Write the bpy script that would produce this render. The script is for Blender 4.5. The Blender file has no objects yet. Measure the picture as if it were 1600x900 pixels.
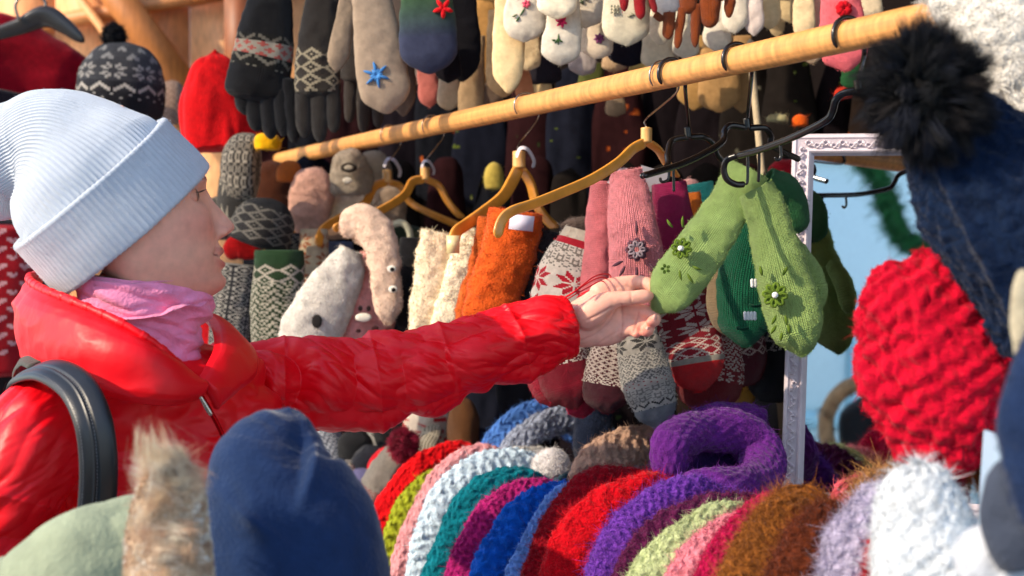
import bpy, math, random
import numpy as np
from mathutils import Vector
rng = np.random.default_rng(7)
random.seed(7)
R = math.radians
scene = bpy.context.scene
COL = scene.collection

# ---------------------------------------------------------------- camera, sky, sun, exposure
F = 2222.2                                   # focal length in pixels of the 1600 px wide photograph (50 mm on 36 mm)
CAM = np.array((0.0, 0.0, 1.5))
cam_data = bpy.data.cameras.new('camera'); cam = bpy.data.objects.new('camera', cam_data); COL.objects.link(cam)
cam.location = (0, 0, 1.5); cam.rotation_euler = (R(90), 0, 0)
cam_data.lens = 50; cam_data.sensor_width = 36; cam_data.clip_start = 0.05; cam_data.clip_end = 500
cam_data.dof.use_dof = True; cam_data.dof.focus_distance = 1.86; cam_data.dof.aperture_fstop = 5.2
scene.camera = cam
SUN = Vector((-0.80, -0.42, 0.50)).normalized()
world = bpy.data.worlds.new("World"); scene.world = world; world.use_nodes = True
wn = world.node_tree.nodes; wl = world.node_tree.links
sky = wn.new('ShaderNodeTexSky'); sky.sky_type = 'NISHITA'; sky.sun_disc = False
sky.sun_elevation = math.asin(SUN.z); sky.sun_rotation = math.atan2(SUN.x, SUN.y)
wl.new(sky.outputs[0], wn['Background'].inputs[0]); wn['Background'].inputs[1].default_value = 0.15
sl = bpy.data.lights.new('sun', 'SUN'); sl.energy = 2.25; sl.angle = R(0.6); sl.color = (1.0, 0.84, 0.63)
so = bpy.data.objects.new('sun', sl); COL.objects.link(so)
so.rotation_euler = (-SUN).to_track_quat('-Z', 'Y').to_euler()
vs = scene.view_settings
vs.view_transform = 'Standard'; vs.look = 'None'; vs.gamma = 1; vs.exposure = 1.30; vs.use_curve_mapping = False
scene.cycles.use_denoising = True
scene.cycles.max_bounces = 6; scene.cycles.caustics_reflective = False; scene.cycles.caustics_refractive = False

# ---------------------------------------------------------------- helpers
def P(px, py, d):
    """point seen at pixel (px, py) of the photograph, d metres in front of the camera"""
    return np.array(((px - 800) / F * d, d, 1.5 - (py - 450) / F * d))
def lin(c):
    if isinstance(c, str):
        c = c.lstrip('#'); c = [int(c[i:i + 2], 16) / 255 for i in (0, 2, 4)]
        return np.array([x / 12.92 if x <= .04045 else ((x + .055) / 1.055) ** 2.4 for x in c])
    return np.array(c, float)
def nrm(a):
    return a / np.maximum(np.linalg.norm(a, axis=-1, keepdims=True), 1e-9)
def _h(ix, iy, iz, s):
    n = (ix * 374761393 + iy * 668265263 + iz * 2147483647 + s * 1274126177) & 0xffffffff
    n = ((n ^ (n >> 13)) * 1274126177) & 0xffffffff
    n = ((n ^ (n >> 16)) * 2246822519) & 0xffffffff
    return ((n ^ (n >> 15)) & 0xffffff) / 0xffffff
def vn(p, s=0):
    """value noise in -1..1; p (...,3)"""
    p = np.asarray(p, float); f = np.floor(p); i = f.astype(np.int64); t = p - f; t = t * t * (3 - 2 * t)
    r = 0
    for dx in (0, 1):
        wx = t[..., 0] if dx else 1 - t[..., 0]
        for dy in (0, 1):
            wy = t[..., 1] if dy else 1 - t[..., 1]
            for dz in (0, 1):
                wz = t[..., 2] if dz else 1 - t[..., 2]
                r = r + wx * wy * wz * _h(i[..., 0] + dx, i[..., 1] + dy, i[..., 2] + dz, s)
    return r * 2 - 1
def fbm(p, s=0, o=3):
    r = 0; a = .5
    for k in range(o):
        r = r + a * vn(np.asarray(p) * 2 ** k, s + 17 * k); a *= .5
    return r
def ridge(x): return 1 - 2 * np.abs(x)
_seed = [100]
def seed():
    _seed[0] += 1; return _seed[0]

def crom(pts, n):
    """Catmull-Rom through the rows of pts, n rows evenly spaced along the first three columns"""
    p = np.asarray(pts, float)
    if len(p) == 2: p = np.array([p[0], (p[0] + p[1]) / 2, p[1]])
    q = np.vstack([2 * p[0] - p[1], p, 2 * p[-1] - p[-2]]); out = []
    for i in range(1, len(q) - 2):
        t = np.linspace(0, 1, 24, endpoint=False)[:, None]
        a, b, c, d = q[i - 1], q[i], q[i + 1], q[i + 2]
        out.append(.5 * (2 * b + (c - a) * t + (2 * a - 5 * b + 4 * c - d) * t ** 2 + (3 * b - a - 3 * c + d) * t ** 3))
    out.append(q[-2][None]); o = np.vstack(out)
    L = np.r_[0, np.cumsum(np.linalg.norm(np.diff(o[:, :3], axis=0), axis=1))]
    s = np.linspace(0, L[-1], n)
    return np.stack([np.interp(s, L, o[:, k]) for k in range(o.shape[1])], 1), L[-1]

def gridn(V, close=True):
    if close:
        du = np.roll(V, -1, 1) - np.roll(V, 1, 1)
    else:
        du = np.gradient(V, axis=1)
    dv = np.gradient(V, axis=0)
    return nrm(np.cross(du, dv))

def loft(st, nv=40, nu=28, e0=0.0, e1=0.12, n=2.0, tr=.6, disp=None, view=None, px=True, roll=0.0):
    """closed tube through stations (px, py, depth, width px[, thickness ratio]); e0/e1: rounded share at the ends"""
    rows = []
    for s in st:
        t = s[4] if len(s) > 4 else tr
        if px:
            c = P(s[0], s[1], s[2]); a = s[3] / 2 * s[2] / F
        else:
            c = np.array(s[:3], float); a = s[3] / 2
        rows.append([*c, a, a * t])
    o, L = crom(rows, nv)
    v = np.linspace(0, 1, nv)
    k = np.ones(nv)
    # rounded ends: rows bunch up towards the end so that the cap is smooth
    if e1 > 0 or e0 > 0:
        vv = v.copy()
        if e1 > 0:
            m = v > 1 - e1; q = (v[m] - (1 - e1)) / e1; vv[m] = 1 - e1 + e1 * np.sin(q * math.pi / 2); k[m] = np.cos(q * math.pi / 2)
        if e0 > 0:
            m = v < e0; q = (e0 - v[m]) / e0; vv[m] = e0 - e0 * np.sin(q * math.pi / 2); k[m] = np.cos(q * math.pi / 2)
        o = np.stack([np.interp(vv, v, o[:, j]) for j in range(5)], 1)
    k = np.maximum(k, 1e-3)
    C = o[:, :3]; o2, _ = crom(rows, 200)
    T = nrm(np.gradient(C, axis=0) + 1e-12)
    tt = nrm(np.gradient(o2[:, :3], axis=0)); T = nrm(np.stack([np.interp(vv if (e1 > 0 or e0 > 0) else v, np.linspace(0, 1, 200), tt[:, j]) for j in range(3)], 1))
    vw = nrm(C - CAM) if view is None else np.tile(nrm(np.array(view, float)), (nv, 1))
    W = nrm(np.cross(T, vw)); D = np.cross(W, T)
    if roll:
        W, D = W * math.cos(roll) + D * math.sin(roll), D * math.cos(roll) - W * math.sin(roll)
    th = np.linspace(0, 2 * math.pi, nu, endpoint=False)
    ct = np.sign(np.cos(th)) * np.abs(np.cos(th)) ** (2 / n); snn = np.sign(np.sin(th)) * np.abs(np.sin(th)) ** (2 / n)
    V = C[:, None] + W[:, None] * (o[:, 3] * k)[:, None, None] * ct[None, :, None] + D[:, None] * (o[:, 4] * k)[:, None, None] * snn[None, :, None]
    if disp is not None:
        N = gridn(V); S = v[:, None] * L * np.ones((1, nu)); TH = th[None] * np.ones((nv, 1))
        V = V + N * (disp(S, TH, V) * np.minimum(k * 1.5, 1)[:, None])[..., None]
    return V

class MB:
    def __init__(s):
        s.V = []; s.Q = []; s.T = []; s.QC = []; s.TC = []; s.QU = []; s.TU = []; s.n = 0; s.smooth = True; s.src = []
    def grid(s, V, col, close=True, uv=None, var=.10, cap=False):
        """col: rgb or per-face (nv-1, nu', 3); uv = (stitches across, rows)"""
        nv, nu = V.shape[:2]; idx = s.n + np.arange(nv * nu).reshape(nv, nu)
        nx = np.roll(idx, -1, 1) if close else idx[:, 1:]
        a = idx if close else idx[:, :-1]
        q = np.stack([a[:-1], nx[:-1], nx[1:], a[1:]], -1)
        ku = q.shape[1]
        C = np.asarray(col, float)
        if C.ndim == 1: C = np.broadcast_to(C, (nv - 1, ku, 3))
        C = C.copy()
        if var:
            cen = V[:-1, :ku]; C *= (1 + var * (1.3 * fbm(cen * 45, seed(), 2) + .5 * (rng.random(C.shape[:2]) - .5)))[..., None]
        U = uv or (nu, nv)
        uu = np.arange(ku + 1) / ku * U[0]; vv = np.arange(nv) / (nv - 1) * U[1]
        UU = np.stack([np.stack(np.broadcast_arrays(uu[None, :-1], vv[:-1, None]), -1), np.stack(np.broadcast_arrays(uu[None, 1:], vv[:-1, None]), -1),
                       np.stack(np.broadcast_arrays(uu[None, 1:], vv[1:, None]), -1), np.stack(np.broadcast_arrays(uu[None, :-1], vv[1:, None]), -1)], 2)
        s.V.append(V.reshape(-1, 3)); s.Q.append(q.reshape(-1, 4)); s.n += nv * nu
        s.QC.append(np.repeat(C.reshape(-1, 1, 3), 4, 1)); s.QU.append(UU.reshape(-1, 4, 2))
        s.src.append((V[:-1, :ku].reshape(-1, 3), gridn(V, close)[:-1, :ku].reshape(-1, 3), C.reshape(-1, 3)))
        return s
    def faces(s, V, Q, col):
        V = np.asarray(V, float); Q = np.asarray(Q)
        s.V.append(V); q = Q + s.n; s.n += len(V); c = np.broadcast_to(np.asarray(col, float), (len(q), q.shape[1], 3))
        u = V[:, :2][Q] * 100
        if q.shape[1] == 4: s.Q.append(q); s.QC.append(c); s.QU.append(u)
        else: s.T.append(q); s.TC.append(c); s.TU.append(u)
        return s
    def box(s, c, sz, col, M=None):
        v = np.array([[x, y, z] for x in (-.5, .5) for y in (-.5, .5) for z in (-.5, .5)]) * np.array(sz)
        if M is not None: v = v @ np.array(M).T
        return s.faces(v + np.array(c), [[0, 1, 3, 2], [4, 6, 7, 5], [0, 4, 5, 1], [2, 3, 7, 6], [0, 2, 6, 4], [1, 5, 7, 3]], col)
    def tube(s, pts, r, col, nu=10, n=None, flat=1.0, px=True):
        """round bar through (px, py, depth) points, r metres"""
        pp = [P(*p[:3]) if px else np.array(p[:3]) for p in pts]
        rr = r if hasattr(r, '__len__') else [r] * len(pp)
        V = loft([[*p, 2 * q] for p, q in zip(pp, rr)], nv=n or max(8, 8 * len(pp)), nu=nu, e0=.03, e1=.03, tr=flat, px=False)
        return s.grid(V, col, var=.04)
    def fuzz(s, n, ln, w=.0005, spread=.6, grav=.2, curl=.5, which=None, tint=.25, seg=2, lean=None, bright=1.0, filt=None):
        """fine fibres standing off the surface (thin ribbons)"""
        src = s.src if which is None else [s.src[i] for i in which]
        Pp = np.vstack([a[0] for a in src]); Nn = np.vstack([a[1] for a in src]); Cc = np.vstack([a[2] for a in src])
        if filt is not None:
            m = filt(Pp, Nn)
            if not m.any(): return s
            Pp, Nn, Cc = Pp[m], Nn[m], Cc[m]
        i = rng.integers(0, len(Pp), n)
        p = Pp[i] + rng.normal(0, .0012, (n, 3)); d = Nn[i] + rng.normal(0, spread, (n, 3))
        if lean is not None: d = d + np.array(lean, float)
        d = nrm(d); L = ln * (.4 + .9 * rng.random(n))[:, None]
        side = nrm(np.cross(d, rng.normal(0, 1, (n, 3))))
        bend = rng.normal(0, curl, (n, 3)) + np.array((0, 0, -grav))
        rows = []
        for k in range(seg + 1):
            t = k / seg
            c = p + d * L * t + bend * L * t * t * .5
            ww = w * (1 - .85 * t)
            rows.append(c - side * ww); rows.append(c + side * ww)
        V = np.stack(rows, 1).reshape(-1, 3)
        base = s.n + np.arange(n)[:, None] * (2 * (seg + 1))
        Q = np.concatenate([np.stack([base[:, 0] + 2 * k, base[:, 0] + 2 * k + 1, base[:, 0] + 2 * k + 3, base[:, 0] + 2 * k + 2], 1) for k in range(seg)])
        C = Cc[i] * (1 + tint * (rng.random((n, 1)) * 2 - 1)) * bright
        C = np.clip(np.tile(C, (seg, 1)), 0, .95)
        s.V.append(V); s.Q.append(Q); s.n += len(V); s.QC.append(np.repeat(C[:, None], 4, 1)); s.QU.append(np.zeros((len(Q), 4, 2)))
        return s
    def build(s, name, mat, parent=None, origin=None):
        V = np.vstack(s.V).astype(np.float32)
        Q = np.vstack(s.Q) if s.Q else np.zeros((0, 4), int); T = np.vstack(s.T) if s.T else np.zeros((0, 3), int)
        me = bpy.data.meshes.new(name)
        o3 = np.zeros(3)
        if origin is None and parent is None: origin = (V[:, 0].mean(), V[:, 1].mean(), V[:, 2].min())
        if origin is not None: o3 = np.array(origin, float)
        if parent is not None: o3 = np.zeros(3)
        V = V - o3
        if parent is not None: V = V - np.array(wloc(parent))
        me.vertices.add(len(V)); me.vertices.foreach_set('co', V.astype(np.float32).ravel())
        nl = Q.size + T.size
        me.loops.add(nl); me.loops.foreach_set('vertex_index', np.r_[Q.ravel(), T.ravel()].astype(np.int32))
        me.polygons.add(len(Q) + len(T))
        ls = np.r_[np.arange(len(Q)) * 4, Q.size + np.arange(len(T)) * 3].astype(np.int32)
        me.polygons.foreach_set('loop_start', ls)
        me.polygons.foreach_set('use_smooth', np.full(len(Q) + len(T), s.smooth))
        me.update(calc_edges=True)
        ca = me.color_attributes.new('Col', 'FLOAT_COLOR', 'CORNER')
        C = np.vstack([a.reshape(-1, 3) for a in s.QC] + [a.reshape(-1, 3) for a in s.TC])
        ca.data.foreach_set('color', np.hstack([np.clip(C, 0, 1), np.ones((nl, 1))]).astype(np.float32).ravel())
        uvl = me.uv_layers.new(name='UVMap')
        U = np.vstack([a.reshape(-1, 2) for a in s.QU] + [a.reshape(-1, 2) for a in s.TU])
        uvl.data.foreach_set('uv', U.astype(np.float32).ravel())
        me.materials.append(mat)
        ob = bpy.data.objects.new(name, me); COL.objects.link(ob)
        if parent is not None: ob.parent = parent
        else: ob.location = o3
        return ob
def wloc(o):
    l = Vector((0, 0, 0))
    while o is not None: l = l + o.location; o = o.parent
    return l
def tag(o, label=None, cat=None, group=None, kind=None):
    if label: o['label'] = label
    if cat: o['category'] = cat
    if group: o['group'] = group
    if kind: o['kind'] = kind
    return o
def thing(name, loc, label, cat, group=None):
    o = bpy.data.objects.new(name, None); COL.objects.link(o); o.location = tuple(loc); o.empty_display_size = .02
    return tag(o, label, cat, group)

# ---------------------------------------------------------------- materials
MATS = {}
def mat(name, rough=.85, spec=.3, sheen=0, bump='noise', bs=.4, scale=400, dist=.001, mix=.15, mscale=60, metal=0, coat=0, sss=0, trans=0, stretch=None):
    m = bpy.data.materials.new(name); m.use_nodes = True; nt = m.node_tree; N = nt.nodes; L = nt.links
    b = N['Principled BSDF']; a = N.new('ShaderNodeAttribute'); a.attribute_name = 'Col'
    tc = N.new('ShaderNodeTexCoord')
    nz = N.new('ShaderNodeTexNoise'); nz.inputs['Scale'].default_value = mscale; nz.inputs['Detail'].default_value = 4
    src = tc.outputs['Object']
    if stretch:
        mp = N.new('ShaderNodeMapping'); mp.inputs['Scale'].default_value = stretch; L.new(src, mp.inputs[0]); src = mp.outputs[0]
    L.new(src, nz.inputs['Vector'])
    mr = N.new('ShaderNodeMapRange'); mr.inputs['From Min'].default_value = .3; mr.inputs['From Max'].default_value = .7
    mr.inputs['To Min'].default_value = 1 - mix; mr.inputs['To Max'].default_value = 1 + mix
    L.new(nz.outputs[0], mr.inputs[0])
    vm = N.new('ShaderNodeVectorMath'); vm.operation = 'SCALE'; L.new(a.outputs['Color'], vm.inputs[0]); L.new(mr.outputs[0], vm.inputs['Scale'])
    L.new(vm.outputs[0], b.inputs['Base Color'])
    b.inputs['Roughness'].default_value = rough; b.inputs['Specular IOR Level'].default_value = spec; b.inputs['Metallic'].default_value = metal
    b.inputs['Sheen Weight'].default_value = sheen; b.inputs['Sheen Roughness'].default_value = .4; b.inputs['Coat Weight'].default_value = coat
    b.inputs['Coat Roughness'].default_value = .15
    if sss:
        b.inputs['Subsurface Weight'].default_value = sss; b.inputs['Subsurface Radius'].default_value = (.012, .005, .003); b.inputs['Subsurface Scale'].default_value = 1
    bp = N.new('ShaderNodeBump'); bp.inputs['Strength'].default_value = bs; bp.inputs['Distance'].default_value = dist
    if bump == 'noise':
        n2 = N.new('ShaderNodeTexNoise'); n2.inputs['Scale'].default_value = scale; n2.inputs['Detail'].default_value = 3
        L.new(src, n2.inputs['Vector']); L.new(n2.outputs[0], bp.inputs['Height'])
    elif bump == 'knit':
        uv = N.new('ShaderNodeUVMap'); sp = N.new('ShaderNodeSeparateXYZ'); L.new(uv.outputs[0], sp.inputs[0])
        def mth(op, *ins):
            k = N.new('ShaderNodeMath'); k.operation = op
            for j, x in enumerate(ins):
                if isinstance(x, (int, float)): k.inputs[j].default_value = x
                else: L.new(x, k.inputs[j])
            return k.outputs[0]
        fu = mth('FRACT', sp.outputs[0]); du = mth('ABSOLUTE', mth('SUBTRACT', fu, .5))
        ph = mth('FRACT', mth('ADD', sp.outputs[1], mth('MULTIPLY', du, -1.1)))
        row = mth('SINE', mth('MULTIPLY', ph, math.pi))
        leg = mth('SINE', mth('MULTIPLY', mth('FRACT', mth('MULTIPLY', fu, 2.0)), math.pi))
        n2 = N.new('ShaderNodeTexNoise'); n2.inputs['Scale'].default_value = 900; L.new(tc.outputs['Object'], n2.inputs['Vector'])
        hh = mth('ADD', mth('MULTIPLY', mth('POWER', row, .6), mth('POWER', leg, .6)), mth('MULTIPLY', n2.outputs[0], .5))
        L.new(hh, bp.inputs['Height'])
        # yarn lies darker in the gaps between stitches because fibres are packed there: leave to the light
    L.new(bp.outputs[0], b.inputs['Normal'])
    MATS[name] = m
    return m
KNIT = mat('knitted_wool', .95, .15, .12, 'knit', 1.0, dist=.0022, mix=.10, mscale=150)
DARK = mat('shade_coloured_cloth', .98, .05, 0, 'noise', .5, 300, .002, .15, 60)  # near-black cloth, the stall's deep shade put into its colour
WOOL = mat('brushed_wool', .95, .12, .15, 'noise', .8, 350, .003, .16, 90)
FELT = mat('felted_wool', .95, .12, .1, 'noise', .5, 600, .0015, .10, 120)
CHUNK = mat('chunky_yarn', .92, .15, .1, 'noise', .7, 700, .002, .14, 200)
FUR = mat('faux_fur', .75, .2, .1, 'noise', .1, 300, .001, .25, 40)
FLEECE = mat('fleece_cloth', .95, .1, .3, 'noise', .8, 260, .002, .12, 60)
NYLON = mat('nylon_shell', .44, .32, 0, 'noise', .30, 26, .008, .03, 20)
CLOTH = mat('woven_cloth', .8, .25, .1, 'noise', .7, 220, .002, .13, 30)
SKIN = mat('skin', .48, .4, .05, 'noise', .3, 1100, .0007, .09, 70, sss=.3)
LEATHER = mat('leather', .38, .5, 0, 'noise', .3, 500, .0006, .1, 60)
WOOD = mat('planed_wood', .5, .4, 0, 'noise', .25, 60, .001, .22, 30, stretch=(4, 4, .7))
WOODH = mat('varnished_wood', .35, .5, 0, 'noise', .1, 60, .001, .14, 40, coat=.3)
PLAST = mat('black_plastic', .25, .5, 0, 'noise', .05, 300, .0005, .1, 40)
METAL = mat('steel_wire', .25, .5, 0, 'noise', .05, 300, .0005, .1, 40, metal=1)
PAINT = mat('painted_plaster', .45, .4, 0, 'noise', .2, 300, .001, .05, 40)
PAPER = mat('paper', .7, .3, 0, 'noise', .05, 300, .0005, .03, 40)
def mirror_mat():
    m = bpy.data.materials.new('mirror_glass'); m.use_nodes = True; b = m.node_tree.nodes['Principled BSDF']
    b.inputs['Base Color'].default_value = (.88, .93, .93, 1); b.inputs['Metallic'].default_value = 1; b.inputs['Roughness'].default_value = .015
    return m
MIRROR = mirror_mat()
# ---------------------------------------------------------------- knitted colour patterns (one mesh face per stitch)
def star(c=4):
    n = 2 * c + 1; a = np.zeros((n * 2 - 1, n * 2 - 1), int); m = n - 1
    for i in range(-m, m + 1):
        for j in range(-m, m + 1):
            hi, lo = max(abs(i), abs(j)), min(abs(i), abs(j))
            if 1 <= lo <= c and 1 <= hi - lo <= c: a[i + m, j + m] = 1
    return a
def tile(rows): return np.array([[1 if ch == '#' else 0 for ch in r] for r in rows])
TILES = {
 'star': np.pad(star(4), ((1, 1), (1, 2))),
 'smallstar': np.pad(star(2), ((1, 1), (1, 1))),
 'dots': tile(['#...', '....', '..#.', '....']),
 'flakes': tile(['..#..#..', '#.####.#', '..#..#..', '#.#..#.#', '.######.', '...##...', '.#....#.', '#......#']),
 'cross': tile(['.#...', '###..', '.#...', '...#.', '..###', '...#.']),
 'zig': tile(['#.....#.', '##...##.', '.##.##..', '..###...', '...#....', '........']),
 'diamond': tile(['....#....', '...###...', '..##.##..', '.##...##.', '##..#..##', '.##...##.', '..##.##..', '...###...']),
 'check': tile(['##..', '##..', '..##', '..##']),
 'rings': tile(['..###...', '.#...#..', '#..#..#.', '#.###.#.', '#..#..#.', '.#...#..', '..###...', '#.....#.']),
 'heart': tile(['.##.##....', '.#####....', '..###.....', '...#......', '..........', '......##.#', '......####', '.......##.', '..........', '..........']),
 'bits': tile(['#.##..#.', '.##.#..#', '..#.##..', '##...#.#', '.#.#..##', '#..##...']),
 'lice': tile(['.#....', '......', '....#.', '......']),
 'plain': tile(['.']),
}
def pattern(nr, nc, bands, base):
    """bands: (from, to, tile, fg, bg) along the length, 0..1"""
    C = np.tile(lin(base), (nr, nc, 1)).astype(float)
    for a, b, t, fg, bg in bands:
        r0, r1 = int(a * nr), int(b * nr); T = TILES[t]
        off = (nc % T.shape[1]) // 2
        for r in range(r0, min(r1, nr)):
            line = T[(r - r0) % T.shape[0]]
            m = line[(np.arange(nc) + off) % T.shape[1]] > 0
            C[r, m] = lin(fg); C[r, ~m] = lin(bg)
    return C

# ---------------------------------------------------------------- embroidered flower, used on several mittens
def flower(parent, c, r, col, right, up, out, leaf=None, pearl='#f2eee8', petals=8, name='embroidery'):
    mb = MB(); c = np.array(c)
    for k in range(petals):
        a = 2 * math.pi * k / petals; dirn = right * math.cos(a) + up * math.sin(a); sd = -right * math.sin(a) + up * math.cos(a)
        p = [c + dirn * r * .25 + out * .001, c + dirn * r * .65 + sd * r * .22 + out * .003, c + dirn * r * 1.0 + out * .002, c + dirn * r * .65 - sd * r * .22 + out * .003, c + dirn * r * .25 + out * .001]
        mb.tube(p, r * .13, lin(col), nu=7, n=14, px=False)
        mb.tube([c + dirn * r * .3, c + dirn * r * .8 + out * .001], r * .14, lin(col) * .7, nu=7, n=6, px=False)
    if pearl: mb.tube([c + out * .001, c + out * (.002 + r * .45)], r * .26, lin(pearl), nu=10, n=10, px=False)
    if leaf:
        for (u, v, a, l) in leaf:
            q = c + right * u * r + up * v * r; dirn = right * math.cos(a) + up * math.sin(a)
            mb.tube([q, q + dirn * l * r * .5 + out * .0015, q + dirn * l * r], [r * .05, r * .16, r * .04], lin(col) * .85, nu=7, n=8, px=False)
    return mb.build(name, FELT, parent)

# ---------------------------------------------------------------- mittens, socks, gloves
def bumpy(a=.0012, f=60):
    s = seed(); return lambda S, TH, V: a * fbm(V * f, s, 3) * 2
def mitten(name, label, cat, group, st, col, thumb=None, bands=None, material=None, nv=60, nu=44, e1=.16, tr=.38, fz=0, fl=.004, amp=.0015, cuff=True, ribs=0, n=2.2, extra=None, e0=.0, nu_uv=None, fw=.00035, gc=None):
    t = thing(name, P(*st[-1][:3]), label, cat, group)
    mb = MB(); s1 = seed()
    def dsp(S, TH, V):
        h = amp * 2 * fbm(V * 55, s1, 3)
        if ribs:
            L = S.max(); h = h + np.where(S < L * .28, .0011 * np.sin(TH * ribs), 0)
        return h
    V = loft(st, nv=nv, nu=nu, e0=e0, e1=e1, tr=tr, disp=dsp, n=n)
    C = pattern(nv - 1, nu, bands, col) if bands else lin(col)
    if gc is not None:
        g = np.linspace(0, 1, nv - 1)[:, None, None]; g = np.clip(g * 2.2 - .5, 0, 1); C = lin(col) * (1 - g) + lin(gc) * g; C = np.repeat(C, nu, 1)
    mb.grid(V, C, uv=(nu_uv or nu, nv))
    if cuff and e0 == 0:      # the cuff's edge turns inward and down, so the opening is really open
        ax = V[min(6, nv - 1)].mean(0) - V[0].mean(0); c0 = V[0].mean(0)
        rows = [V[0]] + [c0 + (V[0] - c0) * k + ax * q for k, q in ((.97, -.25), (.86, -.25), (.80, .1), (.76, 1.2), (.2, 1.6))]
        mb.grid(np.stack(rows)[::-1], lin(col) if not bands else C[0].mean(0), uv=(nu, 6))
    if thumb:
        mb.grid(loft(thumb, nv=26, nu=24, e0=.05, e1=.3, tr=.6, disp=bumpy(amp * .8)), lin(col) if not bands or gc else C[nv // 2].mean(0), uv=(22, 26))
    if extra:
        for (stx, cx) in extra: mb.grid(loft(stx, nv=26, nu=22, e0=.05, e1=.25, tr=.6, disp=bumpy(amp * .8)), lin(cx), uv=(20, 26))
    if fz: mb.fuzz(fz, fl, fw)
    body = mb.build({'sock': 'knitted_body', 'glove': 'knitted_body'}.get(cat, 'knitted_body'), material or KNIT, t)
    return t
def cap(mb, px, py, d, w, h, col, tr=.8, ang=0, bands=None, nv=48, nu=64, amp=.002, e1=.5, extra=None):
    """dome-shaped hat, opening downwards"""
    dx, dy = math.sin(ang), math.cos(ang)
    st = [(px + dx * h * .5, py + dy * h * .5, d, w * .94), (px + dx * h * .3, py + dy * h * .3, d, w), (px, py, d, w * .98), (px - dx * h * .3, py - dy * h * .3, d, w * .8), (px - dx * h * .5, py - dy * h * .5, d, w * .3)]
    s1 = seed()
    V = loft(st, nv=nv, nu=nu, e0=.06, e1=.2, tr=tr, disp=lambda S, TH, V: amp * 2 * fbm(V * 30, s1, 3))
    C = pattern(nv - 1, nu, bands, col) if bands else lin(col)
    mb.grid(V, C, uv=(nu, nv)); return mb
# ================================================================ the shopper in red
person = thing('person', P(200, 1300, 1.75), 'woman in red jacket and pale blue ribbed beanie reaching out to touch green mittens', 'person')
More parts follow.
